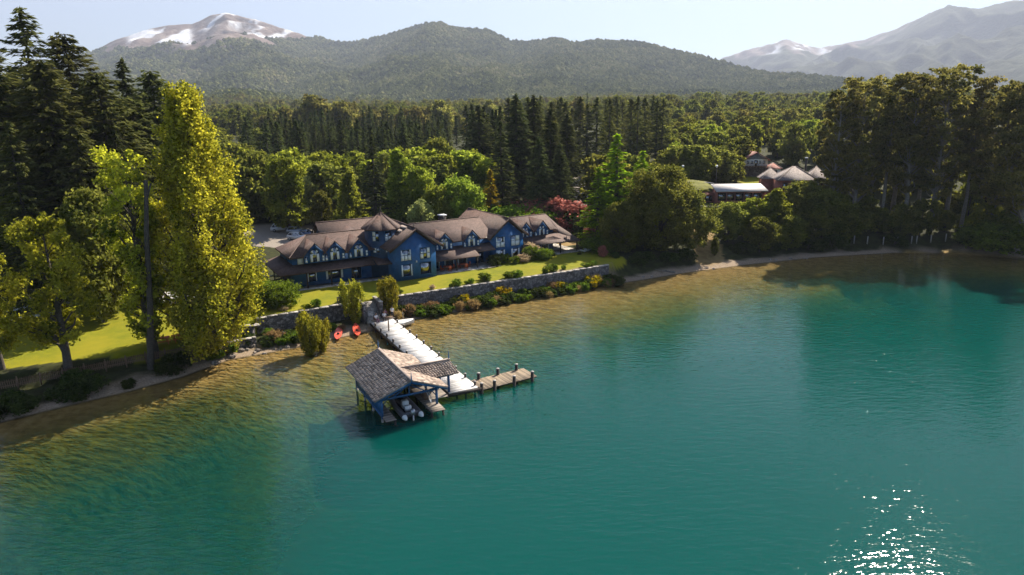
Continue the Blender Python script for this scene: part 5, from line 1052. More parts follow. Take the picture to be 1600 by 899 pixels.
# ------------------------------------------------------------------ people at the shore end of the dock
def person(label, x, y, z, rz, sit, shirt, trousers):
    t = thing('person', label, 'person', (x, y, z), rz, 'people on the dock')
    if sit: hipz, J = .5, dict(pel=(0, 0, .5), ch=(0, .04, .92), nk=(0, .02, 1.07), hd=(0, -.02, 1.24), kn=(.14, -.42, .5), an=(.15, -.44, .08), ft=(.15, -.6, .04), sh=(.2, .03, .98), el=(.25, -.1, .72), hn=(.16, -.3, .6))
    else: J = dict(pel=(0, 0, .95), ch=(0, .02, 1.35), nk=(0, .01, 1.5), hd=(0, -.02, 1.65), kn=(.12, -.02, .5), an=(.13, .02, .08), ft=(.13, -.14, .04), sh=(.2, .02, 1.42), el=(.27, .03, 1.12), hn=(.25, -.12, .9))
    def tube_set(name, chains, mat, grow=0.0):
        g = Geo()
        for pts, rad in chains:
            pts = [np.array(p, float) for p in pts]; rg_ = []
            m = 8; rings = []
            for k, p in enumerate(pts):
                d = unit(pts[min(k + 1, len(pts) - 1)] - pts[max(k - 1, 0)]); a = unit(np.cross(d, (1.0, .01, 0))) if abs(d[0]) < .9 else unit(np.cross(d, (0, 0, 1.0))); b = np.cross(d, a)
                an = np.arange(m) * 2 * math.pi / m; r_ = rad[k]; ra, rb = ((r_, r_) if np.isscalar(r_) else r_); rings.append(p + np.cos(an)[:, None] * a * (ra + grow) + np.sin(an)[:, None] * b * (rb + grow))
            R_ = np.array(rings); i = np.arange(len(pts) * m).reshape(len(pts), m); j = np.roll(i, -1, 1)
            g.add(R_.reshape(-1, 3), np.stack([i[:-1], j[:-1], j[1:], i[1:]], 2).reshape(-1, 4)); n0 = g.n - len(pts) * m
            g.f.append((np.arange(m)[None, ::-1] + n0, 0, None)); g.f.append((np.arange(m)[None, :] + n0 + (len(pts) - 1) * m, 0, None))
        return g.build(name, mat, t, True)
    mir = lambda p: (-p[0], p[1], p[2]); P_ = lambda a: np.array(J[a])
    torso = [(P_('pel') - (0, 0, .08), .1), (P_('pel'), (.12, .17)), ((P_('pel') * .5 + P_('ch') * .5), (.1, .145)), (P_('ch'), (.11, .185)), (P_('ch') + (0, 0, .08), (.08, .14)), (P_('nk'), .055)]
    legs = [([m_(P_('pel') + (.09, 0, -.04)) if m_ is not mir else mir(P_('pel') + (.09, 0, -.04)), m_(P_('kn')), m_(P_('an'))], [.095, .06, .042]) for m_ in (tuple, mir)]
    arms = [([m_(P_('sh')), m_(P_('el')), m_(P_('hn'))], [.055, .042, .03]) for m_ in (tuple, mir)]
    feet = [([m_(P_('an')), m_(P_('ft'))], [.045, .035]) for m_ in (tuple, mir)]
    hands = [([m_(P_('hn')), m_(P_('hn') + np.array((0, -.06, -.02))), m_(P_('hn') + np.array((0, -.13, -.05)))], [.032, .04, .018]) for m_ in (tuple, mir)]
    hd = P_('hd'); head = [([P_('nk'), hd - (0, 0, .09), hd - (0, 0, .03), hd + (0, 0, .04), hd + (0, 0, .1), hd + (0, 0, .125)], [.05, .062, (.088, .074), (.093, .077), (.066, .056), .02])]
    tube_set('body', [([p for p, _ in torso], [r_ for _, r_ in torso]), *legs, *arms, *feet, *hands, *head, ([hd + (0, -.08, -.01), hd + (0, -.115, -.03)], [.022, .012])], M['skin'])
    tube_set('shirt', [([p for p, _ in torso[1:5]], [r_ for _, r_ in torso[1:5]]), *[(a[:2], r_[:2]) for a, r_ in arms]], M[shirt], .014)
    tube_set('trousers', [([p for p, _ in torso[:2]], [r_ for _, r_ in torso[:2]]), *legs], M[trousers], .012)
    tube_set('hair', [([hd + (0, .02, -.05), hd + (0, .02, .03), hd + (0, .012, .1), hd + (0, .01, .14)], [(.05, .07), (.092, .085), (.076, .066), .02])], M['hair'], .008)
chs = []
for q, (u, v, rz, sit, sh_, tr_, lab) in enumerate(((8.6, 30.2, .3, 1, 'cloth_white', 'cloth_pink', 'person in a white top sitting at the left of the dock end'), (9.9, 30.5, -.2, 1, 'cloth_white', 'cloth_dark', 'person with mauve and white clothes sitting in the middle of the group'),
    (10.3, 31.4, .5, 1, 'cloth_pink', 'cloth_dark', 'person in dark mauve sitting behind the group'), (11.2, 30.8, 2.4, 0, 'cloth_white', 'cloth_dark', 'person in a white shirt standing at the right of the group'))):
    x, y = bw(u, v); zb = .95 if v > 30.65 else .87
    person(lab, x, y, zb, BA + rz, sit, sh_, tr_)
    if sit:
        c = chair(f'dark chair under the {["left", "middle", "rear"][q]} seated person on the dock', 0, 0, 0, 'wood', 'chairs on the dock', loc=1); c.location = (x, y, zb); c.rotation_euler = (0, 0, BA + rz)

# ------------------------------------------------------------------ left garden: fence, picnic tables, pool house
fn = thing('picket_fence', 'dark wooden picket fence along the left lawn above the shore', 'fence', (-48, 75, 0)); FP = np.array([(-64, 62.6), (-55.1, 69.4), (-49.3, 73.6), (-43.9, 77.6), (-38.9, 80.6)])
pk = Geo().add([(-.05, -.012, 0), (.05, -.012, 0), (.05, -.012, .85), (0, -.012, .95), (-.05, -.012, .85), (-.05, .012, 0), (.05, .012, 0), (.05, .012, .85), (0, .012, .95), (-.05, .012, .85)], [(0, 1, 6, 5), (1, 2, 7, 6), (2, 3, 8, 7), (3, 4, 9, 8), (4, 0, 5, 9)]); pk.f += [(np.array([[4, 3, 2, 1, 0]])[:, ::-1], 0, None), (np.array([[5, 6, 7, 8, 9]])[:, ::-1], 0, None)]
pkm = pk.mesh('picket', M['wood']); pom = Geo().box((0, 0, .45), (.13, .13, 1.5)).mesh('post', M['wood'])
cum = np.r_[0, np.cumsum(np.hypot(*np.diff(FP, axis=0).T))]; N_ = int(cum[-1] / .19)
for k in range(N_):
    t_ = cum[-1] * k / N_; x, y = np.interp(t_, cum, FP[:, 0]), np.interp(t_, cum, FP[:, 1]); e = min(t_ + .1, cum[-1]); a_ = math.atan2(np.interp(e, cum, FP[:, 1]) - np.interp(e - .2, cum, FP[:, 1]), np.interp(e, cum, FP[:, 0]) - np.interp(e - .2, cum, FP[:, 0]))
    zg = max(1.55, gz(x, y) - .15)
    o = link('picket', pkm, fn); o.location = (x + 48, y - 75, zg + random.uniform(-.04, .04)); o.rotation_euler = (random.uniform(-.03, .03), random.uniform(-.03, .03), a_)
    if k % 11 == 0: o = link('post', pom, fn); o.location = (x + 48 - .12 * math.sin(-a_), y - 75 + .12 * math.cos(a_), zg - .1); o.rotation_euler = (0, 0, a_)
for a, b in zip(FP[:-1], FP[1:]):
    for dz in (.25, .7): Geo().tube((a[0] + 48, a[1] - 75 + .05, max(1.55, gz(*a) - .15) + dz), (b[0] + 48, b[1] - 75 + .05, max(1.55, gz(*b) - .15) + dz), .045, n=4).build('rail', M['wood'], fn)
def picnic(label, x, y, rz):
    t = thing('picnic_table', label, 'picnic table', (x, y, gz(x, y)), rz, 'orange picnic tables')
    for k in range(5): Geo().box((0, -.34 + .17 * k, .75), (2.1, .15, .045)).build('plank', M['orange_wood'], t)
    for s_ in (-1, 1):
        Geo().box((0, s_ * .72, .44), (2.1, .26, .045)).build('bench', M['orange_wood'], t)
        Geo().tube((s_ * .75, -.75, 0), (s_ * .75, -.25, .73), .05, n=4).tube((s_ * .75, .75, 0), (s_ * .75, .25, .73), .05, n=4).box((s_ * .75, 0, .4), (.07, 1.6, .09)).build('trestle', M['orange_wood'], t)
picnic('orange wooden picnic table by the shore fence, left one of three', -43.5, 81.2, .58); picnic('orange wooden picnic table by the shore fence, middle one of three', -41.6, 82.5, .6); picnic('orange wooden picnic table by the shore fence, right one against the poplar', -39.9, 83.8, .55)
PA = math.radians(34); PO = (-57.7, 98.4)
ph = thing('pool_house', 'brown-roofed pool house with timber posts behind the left trees', 'pool house', (*PO, 0), PA)
Geo().slab([(-22, 8, 5.2), (1, 8, 5.2), (1, 13.5, 8.6), (-22, 13.5, 8.6)], .2).build('roof', M['roof'], ph); Geo().slab([(1, 19, 5.2), (-22, 19, 5.2), (-22, 13.5, 8.6), (1, 13.5, 8.6)], .2).build('roof', M['roof'], ph)
Geo().span((-21, 10, 2), (0, 17, 5.4)).build('wall', M['dark_trim'], ph)
for k in range(8): Geo().box((-20.5 + k * 2.85, 8.6, 3.9), (.22, .22, 2.6)).build('post', M['orange_wood'], ph)
Geo().box((-10.5, 8.6, 5.0), (21.2, .2, .25)).build('beam', M['orange_wood'], ph)
for k in range(7): Geo().box((-19 + k * 2.85, 9.96, 3.9), (2.2, .06, 2.0)).build('window', M['glass'], ph)
for k in (-4.0, -15): sk = Geo().slab([(k, 9.8, 6.52), (k + 1.2, 9.8, 6.52), (k + 1.2, 11.4, 7.5), (k, 11.4, 7.5)], .14, d=(0, 0, 1)).build('skylight', M['dark_trim'], ph); Geo().slab([(k + .12, 9.95, 6.79), (k + 1.08, 9.95, 6.79), (k + 1.08, 11.25, 7.59), (k + .12, 11.25, 7.59)], .02, d=(0, 0, 1)).build('pane', M['glass'], sk)
pl = thing('swimming_pool', 'turquoise swimming pool with a white rim in front of the pool house', 'pool', (*PO, 0), PA)
Geo().span((-20, .7, 1.5), (0, 5.2, 2.86)).build('water', M['pool'], pl)
for a, b in (((-20.7, 0, 1.5), (.7, .68, 3.0)), ((-20.7, 5.22, 1.5), (.7, 8.2, 2.97)), ((.02, .7, 1.5), (.7, 5.2, 2.98)), ((-20.7, .7, 1.5), (-20.02, 5.2, 2.98))): Geo().span(a, b).build('rim', M['white'], pl)
dkk = thing('sun_deck', 'pale timber sun deck behind the trees right of the pool', 'deck', (-50.5, 101.0, 0), PA)
tag(planks(-4.5, 4.5, -3, 4, 3.25, 'v', .2, 'deck', dkk, 12), kind='stuff'); Geo().span((-4.4, -2.9, 2), (4.4, 3.9, 3.18)).build('substructure', M['wood_grey'], dkk)
for q in range(4):
    a = (-3 + q * 1.9, -.6); x, y = -50.5 + a[0] * math.cos(PA) - a[1] * math.sin(PA), 101.0 + a[0] * math.sin(PA) + a[1] * math.cos(PA); lounger(f'white sun lounger on the pale deck by the pool, {words[q]} from the left', x, y, 3.26, PA + .2, 'loungers on the pool deck')

# ------------------------------------------------------------------ cars
def car(label, x, y, rz, paint, suv):
    t = thing('parked_car', label, 'car', (x, y, gz(x, y)), rz, 'cars in the car park'); hh = 1.68 if suv else 1.42; L_ = 4.3
    prof = [(-2.15, .35), (2.15, .35), (2.15, .72), (1.95, .86), (1.0, .98), (.95, 1.0), (-1.9, 1.0), (-2.12, .9)] if not suv else [(-2.15, .38), (2.15, .38), (2.15, .85), (1.95, 1.0), (1.1, 1.08), (1.05, 1.1), (-2.05, 1.1), (-2.14, .95)]
    Geo().slab([(a, -.86, b) for a, b in prof], 1.72, d=(0, 1, 0)).build('body', M[paint], t); zb = prof[5][1]
    cab = [(1.0, zb), (.35, hh), (-1.45 if suv else -1.0, hh), (-2.0 if suv else -1.85, zb)]
    V = [(a, s_ * (.82 if b == zb else .66), b) for s_ in (-1, 1) for a, b in cab]
    Geo().add(V, [(0, 3, 2, 1), (4, 5, 6, 7), (0, 1, 5, 4), (2, 3, 7, 6)]).build('windows', M['glass'], t); Geo().slab([(.4, -.68, hh + .03), (.4, .68, hh + .03), (cab[2][0] - .05, .68, hh + .03), (cab[2][0] - .05, -.68, hh + .03)], .07).build('car_roof', M[paint], t)
    for a in (.98, -.3, cab[3][0] + .06):
        b = .35 if a > 0 else (-.3 if a > -1 else cab[2][0])
        for s_ in (-1, 1): Geo().tube((a, s_ * .82, zb), (b, s_ * .67, hh), .05, n=4).build('pillar', M[paint], t)
    for a in (1.35, -1.35):
        for s_ in (-1, 1): wh = Geo().tube((a, s_ * .66, .34), (a, s_ * .9, .34), .34, n=14).build('wheel', M['black'], t); Geo().tube((a, s_ * .9, .34), (a, s_ * .915, .34), .2, n=10).build('rim', M['metal'], wh)
    for s_ in (-.6, .6): Geo().box((2.14, s_, .75), (.06, .34, .16)).build('headlight', M['white'], t); Geo().box((-2.13, s_, .82), (.06, .25, .2)).build('tail_light', M['red'], t)
car('white car parked closest to the lodge', -45.0, 143.8, math.radians(-20), 'car_white', True); car('pale blue-white car half hidden by the lodge roof edge', -40.6, 141.2, math.radians(-15), 'car_white', False)
car('silver car parked behind the white cars', -47.0, 149.8, math.radians(10), 'car_silver', True); car('white car farthest left in the car park', -51.2, 152.2, math.radians(15), 'car_white', True); car('dark blue car between the silver car and the white cars', -44.2, 147.5, math.radians(5), 'car_blue', False)
gb = Geo().box((0, 0, 1.15), (9, .12, .3)); gbr = thing('white_beam_fence', 'white horizontal rail fence left of the lodge', 'fence', (*hw(-19, 12), 2.9), HA - .35); gb.build('rail', M['white'], gbr)
for k in (-4, 0, 4): Geo().box((k, .12, .6), (.16, .12, 1.3)).build('post', M['wood'], gbr)

# ------------------------------------------------------------------ cottages on the right slope
def hip(root, cx, cy, sx, sy, ze, za, ridge=0.0, ov=.5, m='slate'):
    x0, x1, y0, y1 = cx - sx / 2 - ov, cx + sx / 2 + ov, cy - sy / 2 - ov, cy + sy / 2 + ov; a, b = (cx - ridge / 2, cy, za), (cx + ridge / 2, cy, za)
    for P in ([(x0, y0, ze), (x1, y0, ze), b, a], [(x1, y0, ze), (x1, y1, ze), b], [(x1, y1, ze), (x0, y1, ze), a, b], [(x0, y1, ze), (x0, y0, ze), a]):
        if ridge == 0 and len(P) == 4: P = P[:3]
        Geo().slab(P, .14).build('roof', M[m], root)
    for P in ((x0, y0), (x1, y0), (x1, y1), (x0, y1)): Geo().tube((*P, ze + .02), b if P[0] == x1 else a, .08, n=4).build('ridge_cap', M['ridge'], root)
ct = thing('cottage', 'red cottage with three pale hipped roofs on the right slope', 'cottage', (70, 172, 8.3), math.radians(-6))
hip(ct, 0, 0, 8.6, 7.5, 3.9, 6.9, .8); hip(ct, -4.6, 4.2, 4.2, 4.2, 3.7, 6.2); hip(ct, 5.6, 1.2, 3.8, 5.0, 3.95, 6.8)
Geo().span((-4.3, -3.75, -4), (4.3, 3.75, 3.95)).build('wall', M['red_brick'], ct); Geo().span((-6.7, 2.1, -4), (-4.32, 6.3, 3.75)).build('wall', M['red_brick'], ct); Geo().span((4.32, -1.3, -4), (7.5, 3.7, 4.0)).build('wall', M['red_brick'], ct)
def cwin(root, x, y, z, w_, h, cols, fr='white', glass='glass'):
    f = Geo(); b = .08
    f.span((x - w_ / 2 - b, y - .08, z - h / 2 - b), (x - w_ / 2, y - .002, z + h / 2 + b)).span((x + w_ / 2, y - .08, z - h / 2 - b), (x + w_ / 2 + b, y - .002, z + h / 2 + b)).span((x - w_ / 2, y - .08, z + h / 2), (x + w_ / 2, y - .002, z + h / 2 + b)).span((x - w_ / 2, y - .1, z - h / 2 - b), (x + w_ / 2, y - .002, z - h / 2))
    for k in range(1, cols): a = x - w_ / 2 + w_ * k / cols; f.span((a - .04, y - .07, z - h / 2), (a + .04, y - .004, z + h / 2))
    wd = f.build('window', M[fr], root); Geo().span((x - w_ / 2, y - .03, z - h / 2), (x + w_ / 2, y - .003, z + h / 2)).build('pane', M[glass], wd)
cwin(ct, .6, -3.75, 2.6, 3.6, 2.0, 4, 'blue_trim'); cwin(ct, -2.9, -3.75, 2.4, .9, 1.6, 1, 'dark_trim'); cwin(ct, 5.9, -1.3, 2.4, 1.2, 1.8, 2, 'dark_trim')
Geo().tube((3.6, 3.0, 4), (3.6, 3.0, 8.6), .25, n=8).build('chimney', M['dark_trim'], ct); Geo().tube((3.6, 3.0, 8.6), (3.6, 3.0, 8.8), .4, n=8).build('chimney_cap', M['white'], ct)
lb = thing('long_building', 'long low red building with a flat white roof on a terrace', 'building', (55.4, 168, 7.1), math.radians(-2))
Geo().span((-5.8, -2.2, -2), (5.8, 3, 3.0)).build('wall', M['red_brick'], lb); Geo().slab([(-6.1, -3, 3.05), (6.1, -3, 3.05), (6.1, 3.2, 4.1), (-6.1, 3.2, 4.1)], .22).build('roof', M['white_roof'], lb)
for k in range(5): cwin(lb, -4.6 + k * 2.1, -2.2, 1.6, 1.75, 1.7, 2, 'red_brick' if k % 2 else 'dark_trim')
Geo().span((-12.5, 0, -2), (-5.82, 4, 2.2)).build('side_wing', M['red_brick'], lb)
for k in range(3): cwin(lb, -11.2 + k * 2.0, 0, 1.0, 1.5, 1.2, 2, 'dark_trim')
stone_wall('terrace_wall', 'upper curved stone terrace wall below the white-roofed building', [(43, 163.5), (48, 162), (55, 161.4), (62, 162.2), (66, 164.5)], 4.0, 6.9, .6, 21); stone_wall('terrace_wall', 'lower stone terrace wall below the white-roofed building', [(42, 159.5), (47, 157.6), (52, 157)], 3.4, 5.6, .6, 22)
stone_wall('terrace_wall', 'dark stone terrace wall in front of the hipped cottage', [(62.5, 170), (64, 167.4), (70, 166.4), (75, 166.6)], 4.4, 8.5, .6, 23)
gr = Geo(); nn_ = 24; rows = []
for a in np.linspace(0, 1, 12): rows.append([(8.5 * math.cos(t) * (1 - a * .999), 6.5 * math.sin(t) * (1 - a * .999), 2.6 * (1 - (1 - a) ** 2) * (.85 + .3 * vnoise(np.array([a * 4 + t]), np.array([t * 2.0]))[0]) - .4) for t in np.linspace(0, 6.283, nn_ + 1)[:-1]])
rows = np.array(rows); i = np.arange(rows.shape[0] * nn_).reshape(-1, nn_); j = np.roll(i, -1, 1); gr.add(rows.reshape(-1, 3), np.stack([i[:-1], j[:-1], j[1:], i[1:]], 2).reshape(-1, 4))
M['turf'] = plain('turf', (.17, .165, .02), .95, .35, 1.2, .5)
tr_ = gr.build('turf_roof', M['turf'], None, True); tr_.scale = (1.15, 1.0, .62); tr_.location = (44.5, 176, 10.3); tag(tr_, 'low mound of a yellow-green turf roof left of the white-roofed building', 'turf roof')
sk = Geo().box((0, 0, 0), (.9, 3.2, .25)); o = sk.build('roof_light', M['white_roof']); o.location = (50.0, 174.5, 11.0); o.rotation_euler = (.0, .5, .5); tag(o, 'white skylight strip at the right end of the turf roof', 'skylight')
ch = thing('chalet', 'small white and blue-grey chalet with a red roof at the edge of the wood', 'chalet', (70.3, 200, 10.0), math.radians(-4))
Geo().slab([(-3.3, 0, 3.0), (3.3, 0, 3.0), (3.3, 0, 4.9), (0, 0, 6.7), (-3.3, 0, 4.9)], 7, d=(0, 1, 0)).build('upper_storey', M['blind'], ch); Geo().span((-3.2, .3, -2), (3.2, 6.8, 2.98)).build('lower_storey', M['stone'], ch)
M['greyblue'] = siding('grey_blue_siding', (.16, .2, .27)); Geo().slab([(-3.2, -.03, 4.92), (3.2, -.03, 4.92), (0, -.03, 6.65)], .02, d=(0, 1, 0)).build('gable', M['greyblue'], ch)
M['redroof'] = shingle('red_tiles', (.3, .12, .09)); Geo().slab([(-4.0, -.8, 4.6), (0, -.8, 6.95), (0, 7.4, 6.95), (-4.0, 7.4, 4.6)], .16).build('roof', M['redroof'], ch); Geo().slab([(0, -.8, 6.95), (4.0, -.8, 4.6), (4.0, 7.4, 4.6), (0, 7.4, 6.95)], .16).build('roof', M['redroof'], ch)
for x in (-2.2, -1.1, 1.1, 2.2): cwin(ch, x, 0, 4.0, .7, .95, 1)
cwin(ch, 0, 0, 3.8, .8, 1.5, 1, 'dark_trim'); Geo().span((-3.3, -1.5, 2.8), (3.3, -.02, 2.95)).build('balcony', M['wood'], ch)
for k in range(9): Geo().box((-3.2 + k * .8, -1.45, 3.3), (.07, .07, .75)).build('baluster', M['white'], ch)
Geo().span((3.4, -1.5, -2), (6.6, 3, 2.4)).build('annex', M['blind'], ch); hip(ch, 5.0, .75, 3.2, 4.5, 2.4, 3.9, 0, .4, 'redroof'); cwin(ch, 4.8, -1.5, 1.2, 1.6, 1.2, 2, 'dark_trim')
fh = thing('far_house', 'grey-roofed house half hidden behind the rightmost beeches', 'house', (gd(1570, 268, 168)[0], 168, gz(gd(1570, 268, 168)[0], 168)), math.radians(-12))
dz_ = gd(1570, 268, 168)[2] - fh.location.z; hip(fh, 0, 0, 11, 8, dz_, dz_ + 2.6, 4); Geo().span((-5.4, -3.9, -2), (5.4, 3.9, dz_)).build('wall', M['wood'], fh)
for x in (-3.5, 0, 3.5): cwin(fh, x, -3.9, dz_ - 1.4, 1.4, 1.2, 2)
for q, (px, py) in enumerate(((1067, 262), (1120, 262))):
    p = gd(px, py, 172); z = gz(p[0], p[1]); l_ = thing('lamp_post', f'thin lamp post above the turf roof, {["left", "right"][q]} one of two', 'lamp post', (p[0], p[1], z), 0, 'lamp posts by the turf roof'); h = p[2] - z
    Geo().tube((0, 0, -.3), (0, 0, h), .07, n=6).build('pole', M['dark_trim'], l_); Geo().path([(0, 0, h), (0, 0, h + .15), (0, 0, h + .5), (0, 0, h + .6)], [.1, .28, .3, .05], 8).build('lamp_head', M['white'], l_)
for q, px in enumerate((1335, 1356, 1381, 1403, 1425, 1433, 1455, 1478)):
    p = gd(px, 372, 144); x, y = p[0], p[1]; o = Geo().box((0, 0, .7), (.16, .16, 1.9)).box((0, 0, 1.68), (.2, .2, .06)).build('fence_post', M['pile_cap']); o.location = (x, y, gz(x, y)); tag(o, f'pale post on the shaded shore under the beeches, {words[q]} from the left', 'post', 'pale posts on the right shore')

# ------------------------------------------------------------------ garden plants
rg = np.random.default_rng(77)
def along(t, off):                                        # point along the retaining wall, off metres to the lake side
    c = np.r_[0, np.cumsum(np.hypot(*np.diff(WALL, axis=0).T))]; x, y = np.interp(t, c, WALL[:, 0]), np.interp(t, c, WALL[:, 1]); return x + off * .48, y - off * .87, c[-1]
WL = along(0, 0)[2]
for q in range(96):
    t = 17.5 + (WL - 17.5 + 2.5) * (q + rg.random()) / 96; off = rg.uniform(.7, 3.0); x, y, _ = along(t, off)
    k = rg.choice(['shrub', 'shrub', 'shrub', 'darkshrub', 'drybush'] if 23 < t < 60 else ['shrub', 'darkshrub', 'drybush', 'drybush'])
    put(PR[k], {'shrub': 'shrub', 'darkshrub': 'dark_shrub', 'drybush': 'dry_bush'}[k], {'shrub': 'low green shrub in the bed between the stone wall and the beach', 'darkshrub': 'darker shrub in the bed at the foot of the stone wall', 'drybush': 'dry brown bush in the bed at the foot of the stone wall'}[k], 'shrub', x, y, h=rg.uniform(.8, 1.6) * (.85 if k == 'shrub' else 1), wid=rg.uniform(.9, 1.4), group={'shrub': 'green shrubs below the wall', 'darkshrub': 'dark shrubs below the wall', 'drybush': 'dry bushes below the wall'}[k])
for px, py, lab in ((786, 452, 'yellow broom below the middle of the stone wall'), (872, 440, 'yellow broom below the wall, left of the brightest clump'), (916, 430, 'brightest yellow broom clump near the right wall end'), (928, 434, 'small yellow broom beside the brightest clump'), (930, 432, 'yellow broom at the very right end of the wall bed'), (722, 462, 'small yellow broom below the wall, nearest the dock')):
    d = ray(px, py); p = d * ((1.9 - CAM_H) / d[2]) + np.array([0, 0, CAM_H]); put(PR['broom'], 'broom_bush', lab, 'shrub', p[0], p[1], h=rg.uniform(1.5, 2.1), wid=rg.uniform(.9, 1.2), group='yellow brooms below the wall')
for q in range(34):
    t = 4 + (WL - 5) * (q + rg.random()) / 34; x, y, _ = along(t, -rg.uniform(.6, 1.6))
    if -24.5 < x < -18.5 or rg.random() < .25: continue
    put(PR['shrub' if q % 7 else 'blossom'], 'shrub' if q % 7 else 'blossom_bush', 'small clipped shrub on the lawn edge along the wall top' if q % 7 else 'small pinkish flowering bush on the wall top', 'shrub', x, y, h=rg.uniform(.45, 1.15), wid=rg.uniform(.8, 1.9), group='shrubs along the wall top' if q % 7 else 'flowering bushes along the wall top')
for u, v, k, h, wd, lab in ((21.2, 2.4, 'shrub', 1.6, 1.0, 'green shrub at the foot of the right gable'), (19.0, 1.8, 'darkshrub', 1.8, 1.0, 'dark shrub left of the right gable'), (24.5, 1.4, 'blossom', 1.3, 1.3, 'pale flowering bush in front of the right gable'), (27.0, 2.2, 'roundbush', 2.4, .75, 'tall round bush at the corner of the right gable'), (29.0, .9, 'roundbush', 1.9, .95, 'broad clipped bush right of the right gable'), (27.6, 3.0, 'blossom', 2.6, .8, 'tall pale flowering bush beside the right gable'), (22.9, .9, 'shrub', 1.2, 1.2, 'low green shrub on the lawn before the right gable'), (30.2, 1.6, 'darkshrub', 1.5, 1.0, 'dark round shrub at the end of the clipped bushes'),
                            (-20.5, 4.5, 'roundbush', 2.4, .9, 'round bush at the left corner of the lodge'), (-20.8, 8, 'roundbush', 2.6, .9, 'round bush along the left side of the lodge'), (-22, 11, 'shrub', 2.4, 1.1, 'shrub left of the lodge near the white fence'), (-21.5, 14.5, 'roundbush', 2.6, 1.0, 'round bush nearest the car park'), (-23.5, 17, 'shrub', 2.2, 1.2, 'shrub on the edge of the car park')):
    x, y = hw(u, v); put(PR[k], 'bush', lab, 'bush', x, y, h=h, wid=wd)
put(PR['roundbush'], 'bush', 'large round clipped bush on the lawn right of the poplar', 'bush', -33.4, 95.2, h=3.3, wid=1.05); put(PR['roundbush'], 'bush', 'second clipped bush touching the large round one', 'bush', -35.4, 97.4, h=2.8, wid=1.0)
for px, py, h, lab in ((486, 547, 5.2, 'yellow-green shore willow standing at the waterline left of the kayaks'), (504, 541, 3.8, 'smaller yellow-green shore willow right beside the larger one'), (556, 505, 6.0, 'upright yellow-green willow left of the stone steps'), (607, 494, 5.8, 'upright yellow-green willow right of the stone steps')):
    d = ray(px, py); p = d * ((.6 - CAM_H) / d[2]) + np.array([0, 0, CAM_H]); put(PR['wattle'], 'shore_willow', lab, 'shrub', p[0], p[1], h=h, wid=.85 if h > 5.5 else 1.0, group='shore willows')
for q in range(26):
    t = rg.random(); x = -37 + 14.5 * t + rg.normal() * .6; y = np.interp(x, SHORE[:, 0], SHORE[:, 1]) + rg.uniform(1.6, 4.6); k = rg.choice(['shrub', 'shrub', 'drybush', 'darkshrub'])
    put(PR[k], {'shrub': 'shrub', 'darkshrub': 'dark_shrub', 'drybush': 'dry_bush'}[k], {'shrub': 'green shrub on the stony shore between the poplar and the kayaks', 'darkshrub': 'dark shrub on the stony shore between the poplar and the kayaks', 'drybush': 'dry bush on the stony shore between the poplar and the kayaks'}[k], 'shrub', x, y, h=rg.uniform(.7, 1.5), wid=rg.uniform(.9, 1.4), group={'shrub': 'green shrubs on the stony shore', 'darkshrub': 'dark shrubs on the stony shore', 'drybush': 'dry bushes on the stony shore'}[k])
for px, py, d, h, wd, lab in ((862, 310, 152, 5.5, 1.5, 'large pink-red shrub behind the right wing of the lodge'), (838, 318, 150, 4.5, 1.3, 'pink-red shrub left of the largest one'), (888, 318, 156, 4.5, 1.2, 'pink-red shrub next to the gravel track'), (942, 385, 126, 3.6, .9, 'reddish shrub at the right end of the stone wall'), (925, 355, 139, 2.5, 1.0, 'small reddish shrub by the dry lawn')):
    put_px(PR['redshrub'], 'red_shrub', lab, 'shrub', px, py, d, wid=wd)
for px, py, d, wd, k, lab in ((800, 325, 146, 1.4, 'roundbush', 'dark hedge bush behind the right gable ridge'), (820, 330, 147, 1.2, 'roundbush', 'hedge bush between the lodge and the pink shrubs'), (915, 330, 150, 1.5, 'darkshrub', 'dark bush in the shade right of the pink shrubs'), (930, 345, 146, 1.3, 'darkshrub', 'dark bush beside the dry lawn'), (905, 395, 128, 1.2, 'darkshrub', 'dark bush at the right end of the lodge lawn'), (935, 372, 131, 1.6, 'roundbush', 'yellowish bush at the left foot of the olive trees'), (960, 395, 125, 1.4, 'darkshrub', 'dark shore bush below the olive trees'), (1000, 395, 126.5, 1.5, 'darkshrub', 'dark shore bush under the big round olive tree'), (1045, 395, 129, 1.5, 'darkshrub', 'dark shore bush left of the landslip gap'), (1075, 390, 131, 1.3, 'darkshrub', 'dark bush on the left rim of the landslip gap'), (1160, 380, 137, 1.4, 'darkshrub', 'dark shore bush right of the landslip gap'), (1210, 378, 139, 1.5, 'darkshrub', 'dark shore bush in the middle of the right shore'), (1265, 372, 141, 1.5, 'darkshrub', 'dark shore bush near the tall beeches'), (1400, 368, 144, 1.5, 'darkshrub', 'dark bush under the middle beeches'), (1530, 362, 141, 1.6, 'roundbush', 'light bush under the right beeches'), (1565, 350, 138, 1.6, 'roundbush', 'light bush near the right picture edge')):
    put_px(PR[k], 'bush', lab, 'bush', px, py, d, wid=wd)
for q in range(14):
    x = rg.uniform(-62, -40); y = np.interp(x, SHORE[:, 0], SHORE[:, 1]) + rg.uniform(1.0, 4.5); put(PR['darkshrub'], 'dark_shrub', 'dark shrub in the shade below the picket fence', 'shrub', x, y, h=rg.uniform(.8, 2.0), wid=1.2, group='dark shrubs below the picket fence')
M['rock'] = stone('shore_rock', (.24, .2, .17), 1.3, .8)
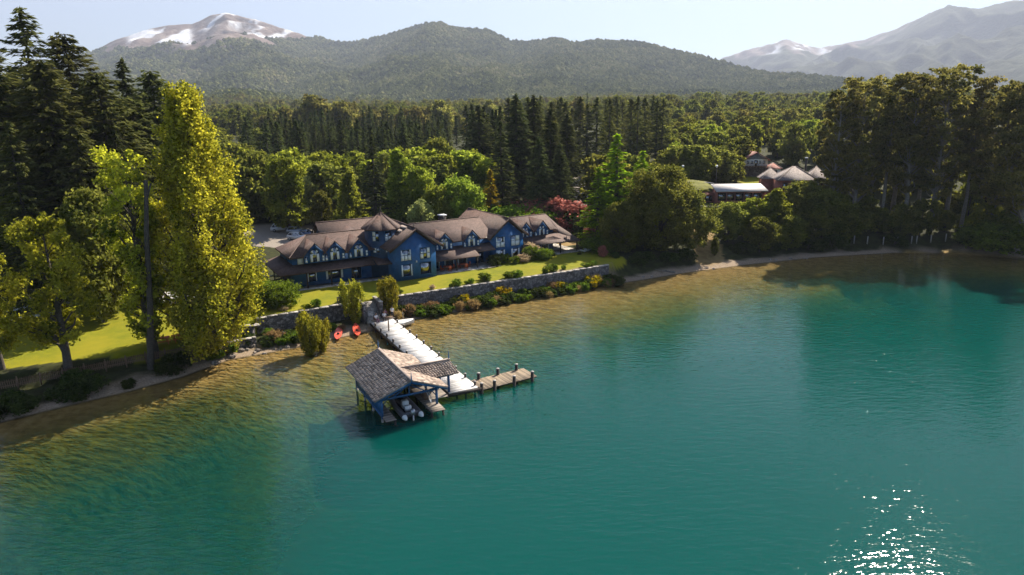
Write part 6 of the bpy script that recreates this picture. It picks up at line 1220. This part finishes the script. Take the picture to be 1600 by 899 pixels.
for q in range(36):
    if q < 20: x = rg.uniform(-37, -27)
    else: x = rg.uniform(-18, 60)
    y = np.interp(x, SHORE[:, 0], SHORE[:, 1]) + rg.uniform(-.3, 3.2 if q < 20 else 1.2); v = unit(rg.normal(size=(26, 3))); r_ = rg.uniform(.18, .6 if q < 20 else .35)
    import bmesh
    bm = bmesh.new(); [bm.verts.new(Vector(p * r_ * np.array([1.2, .9, .65]))) for p in v]; bmesh.ops.convex_hull(bm, input=bm.verts[:]); me = bpy.data.meshes.new('boulder'); bm.to_mesh(me); bm.free(); me.materials.append(M['rock'])
    o = link('boulder', me); o.location = (x, y, gz(x, y) + r_ * .15); tag(o, 'grey boulder on the stony shore below the poplar' if q < 20 else 'small grey stone at the edge of the beach', 'rock', 'boulders on the stony shore' if q < 20 else 'stones along the beach')
lg = Geo().path([(0, 0, .1), (1.3, .2, .25), (2.6, .1, .18), (3.6, .4, .5)], [.16, .13, .1, .04], 7); lg.tube((1.3, .2, .25), (1.9, .8, .7), .07, .02, 5); o = lg.build('driftwood_log', M['bark_pale']); o.location = (30.2, 124.3, .1); o.rotation_euler = (0, 0, 2.7); tag(o, 'pale driftwood log on the shore below the landslip gap', 'log')
st_ = Geo().path([(0, 0, -.3), (.05, 0, .6), (-.05, .05, 1.3)], [.3, .22, .15], 8); st_.tube((0, 0, .7), (.35, .1, 1.2), .1, .05, 5); o = st_.build('tree_stump', M['bark']); o.location = (-30.5, 87.6, gz(-30.5, 87.6)); tag(o, 'dark tree stump on the shore left of the kayaks', 'stump')
#PART4
# ------------------------------------------------------------------ haze in the air
hz = Geo().span((-16000, -900, -25), (16000, 15500, 2600)).build('haze', [])
hm = bpy.data.materials.new('haze_air'); hm.use_nodes = True; nt = hm.node_tree; nt.nodes.clear()
pv = nt.nodes.new('ShaderNodeVolumePrincipled'); pv.inputs['Color'].default_value = (.7, .78, 1.0, 1); pv.inputs['Density'].default_value = 8.5e-5; pv.inputs['Anisotropy'].default_value = .2
out = nt.nodes.new('ShaderNodeOutputMaterial'); nt.links.new(pv.outputs[0], out.inputs['Volume'])
hz.data.materials.append(hm); tag(hz, 'thin blue haze over the valley', 'haze', kind='stuff')
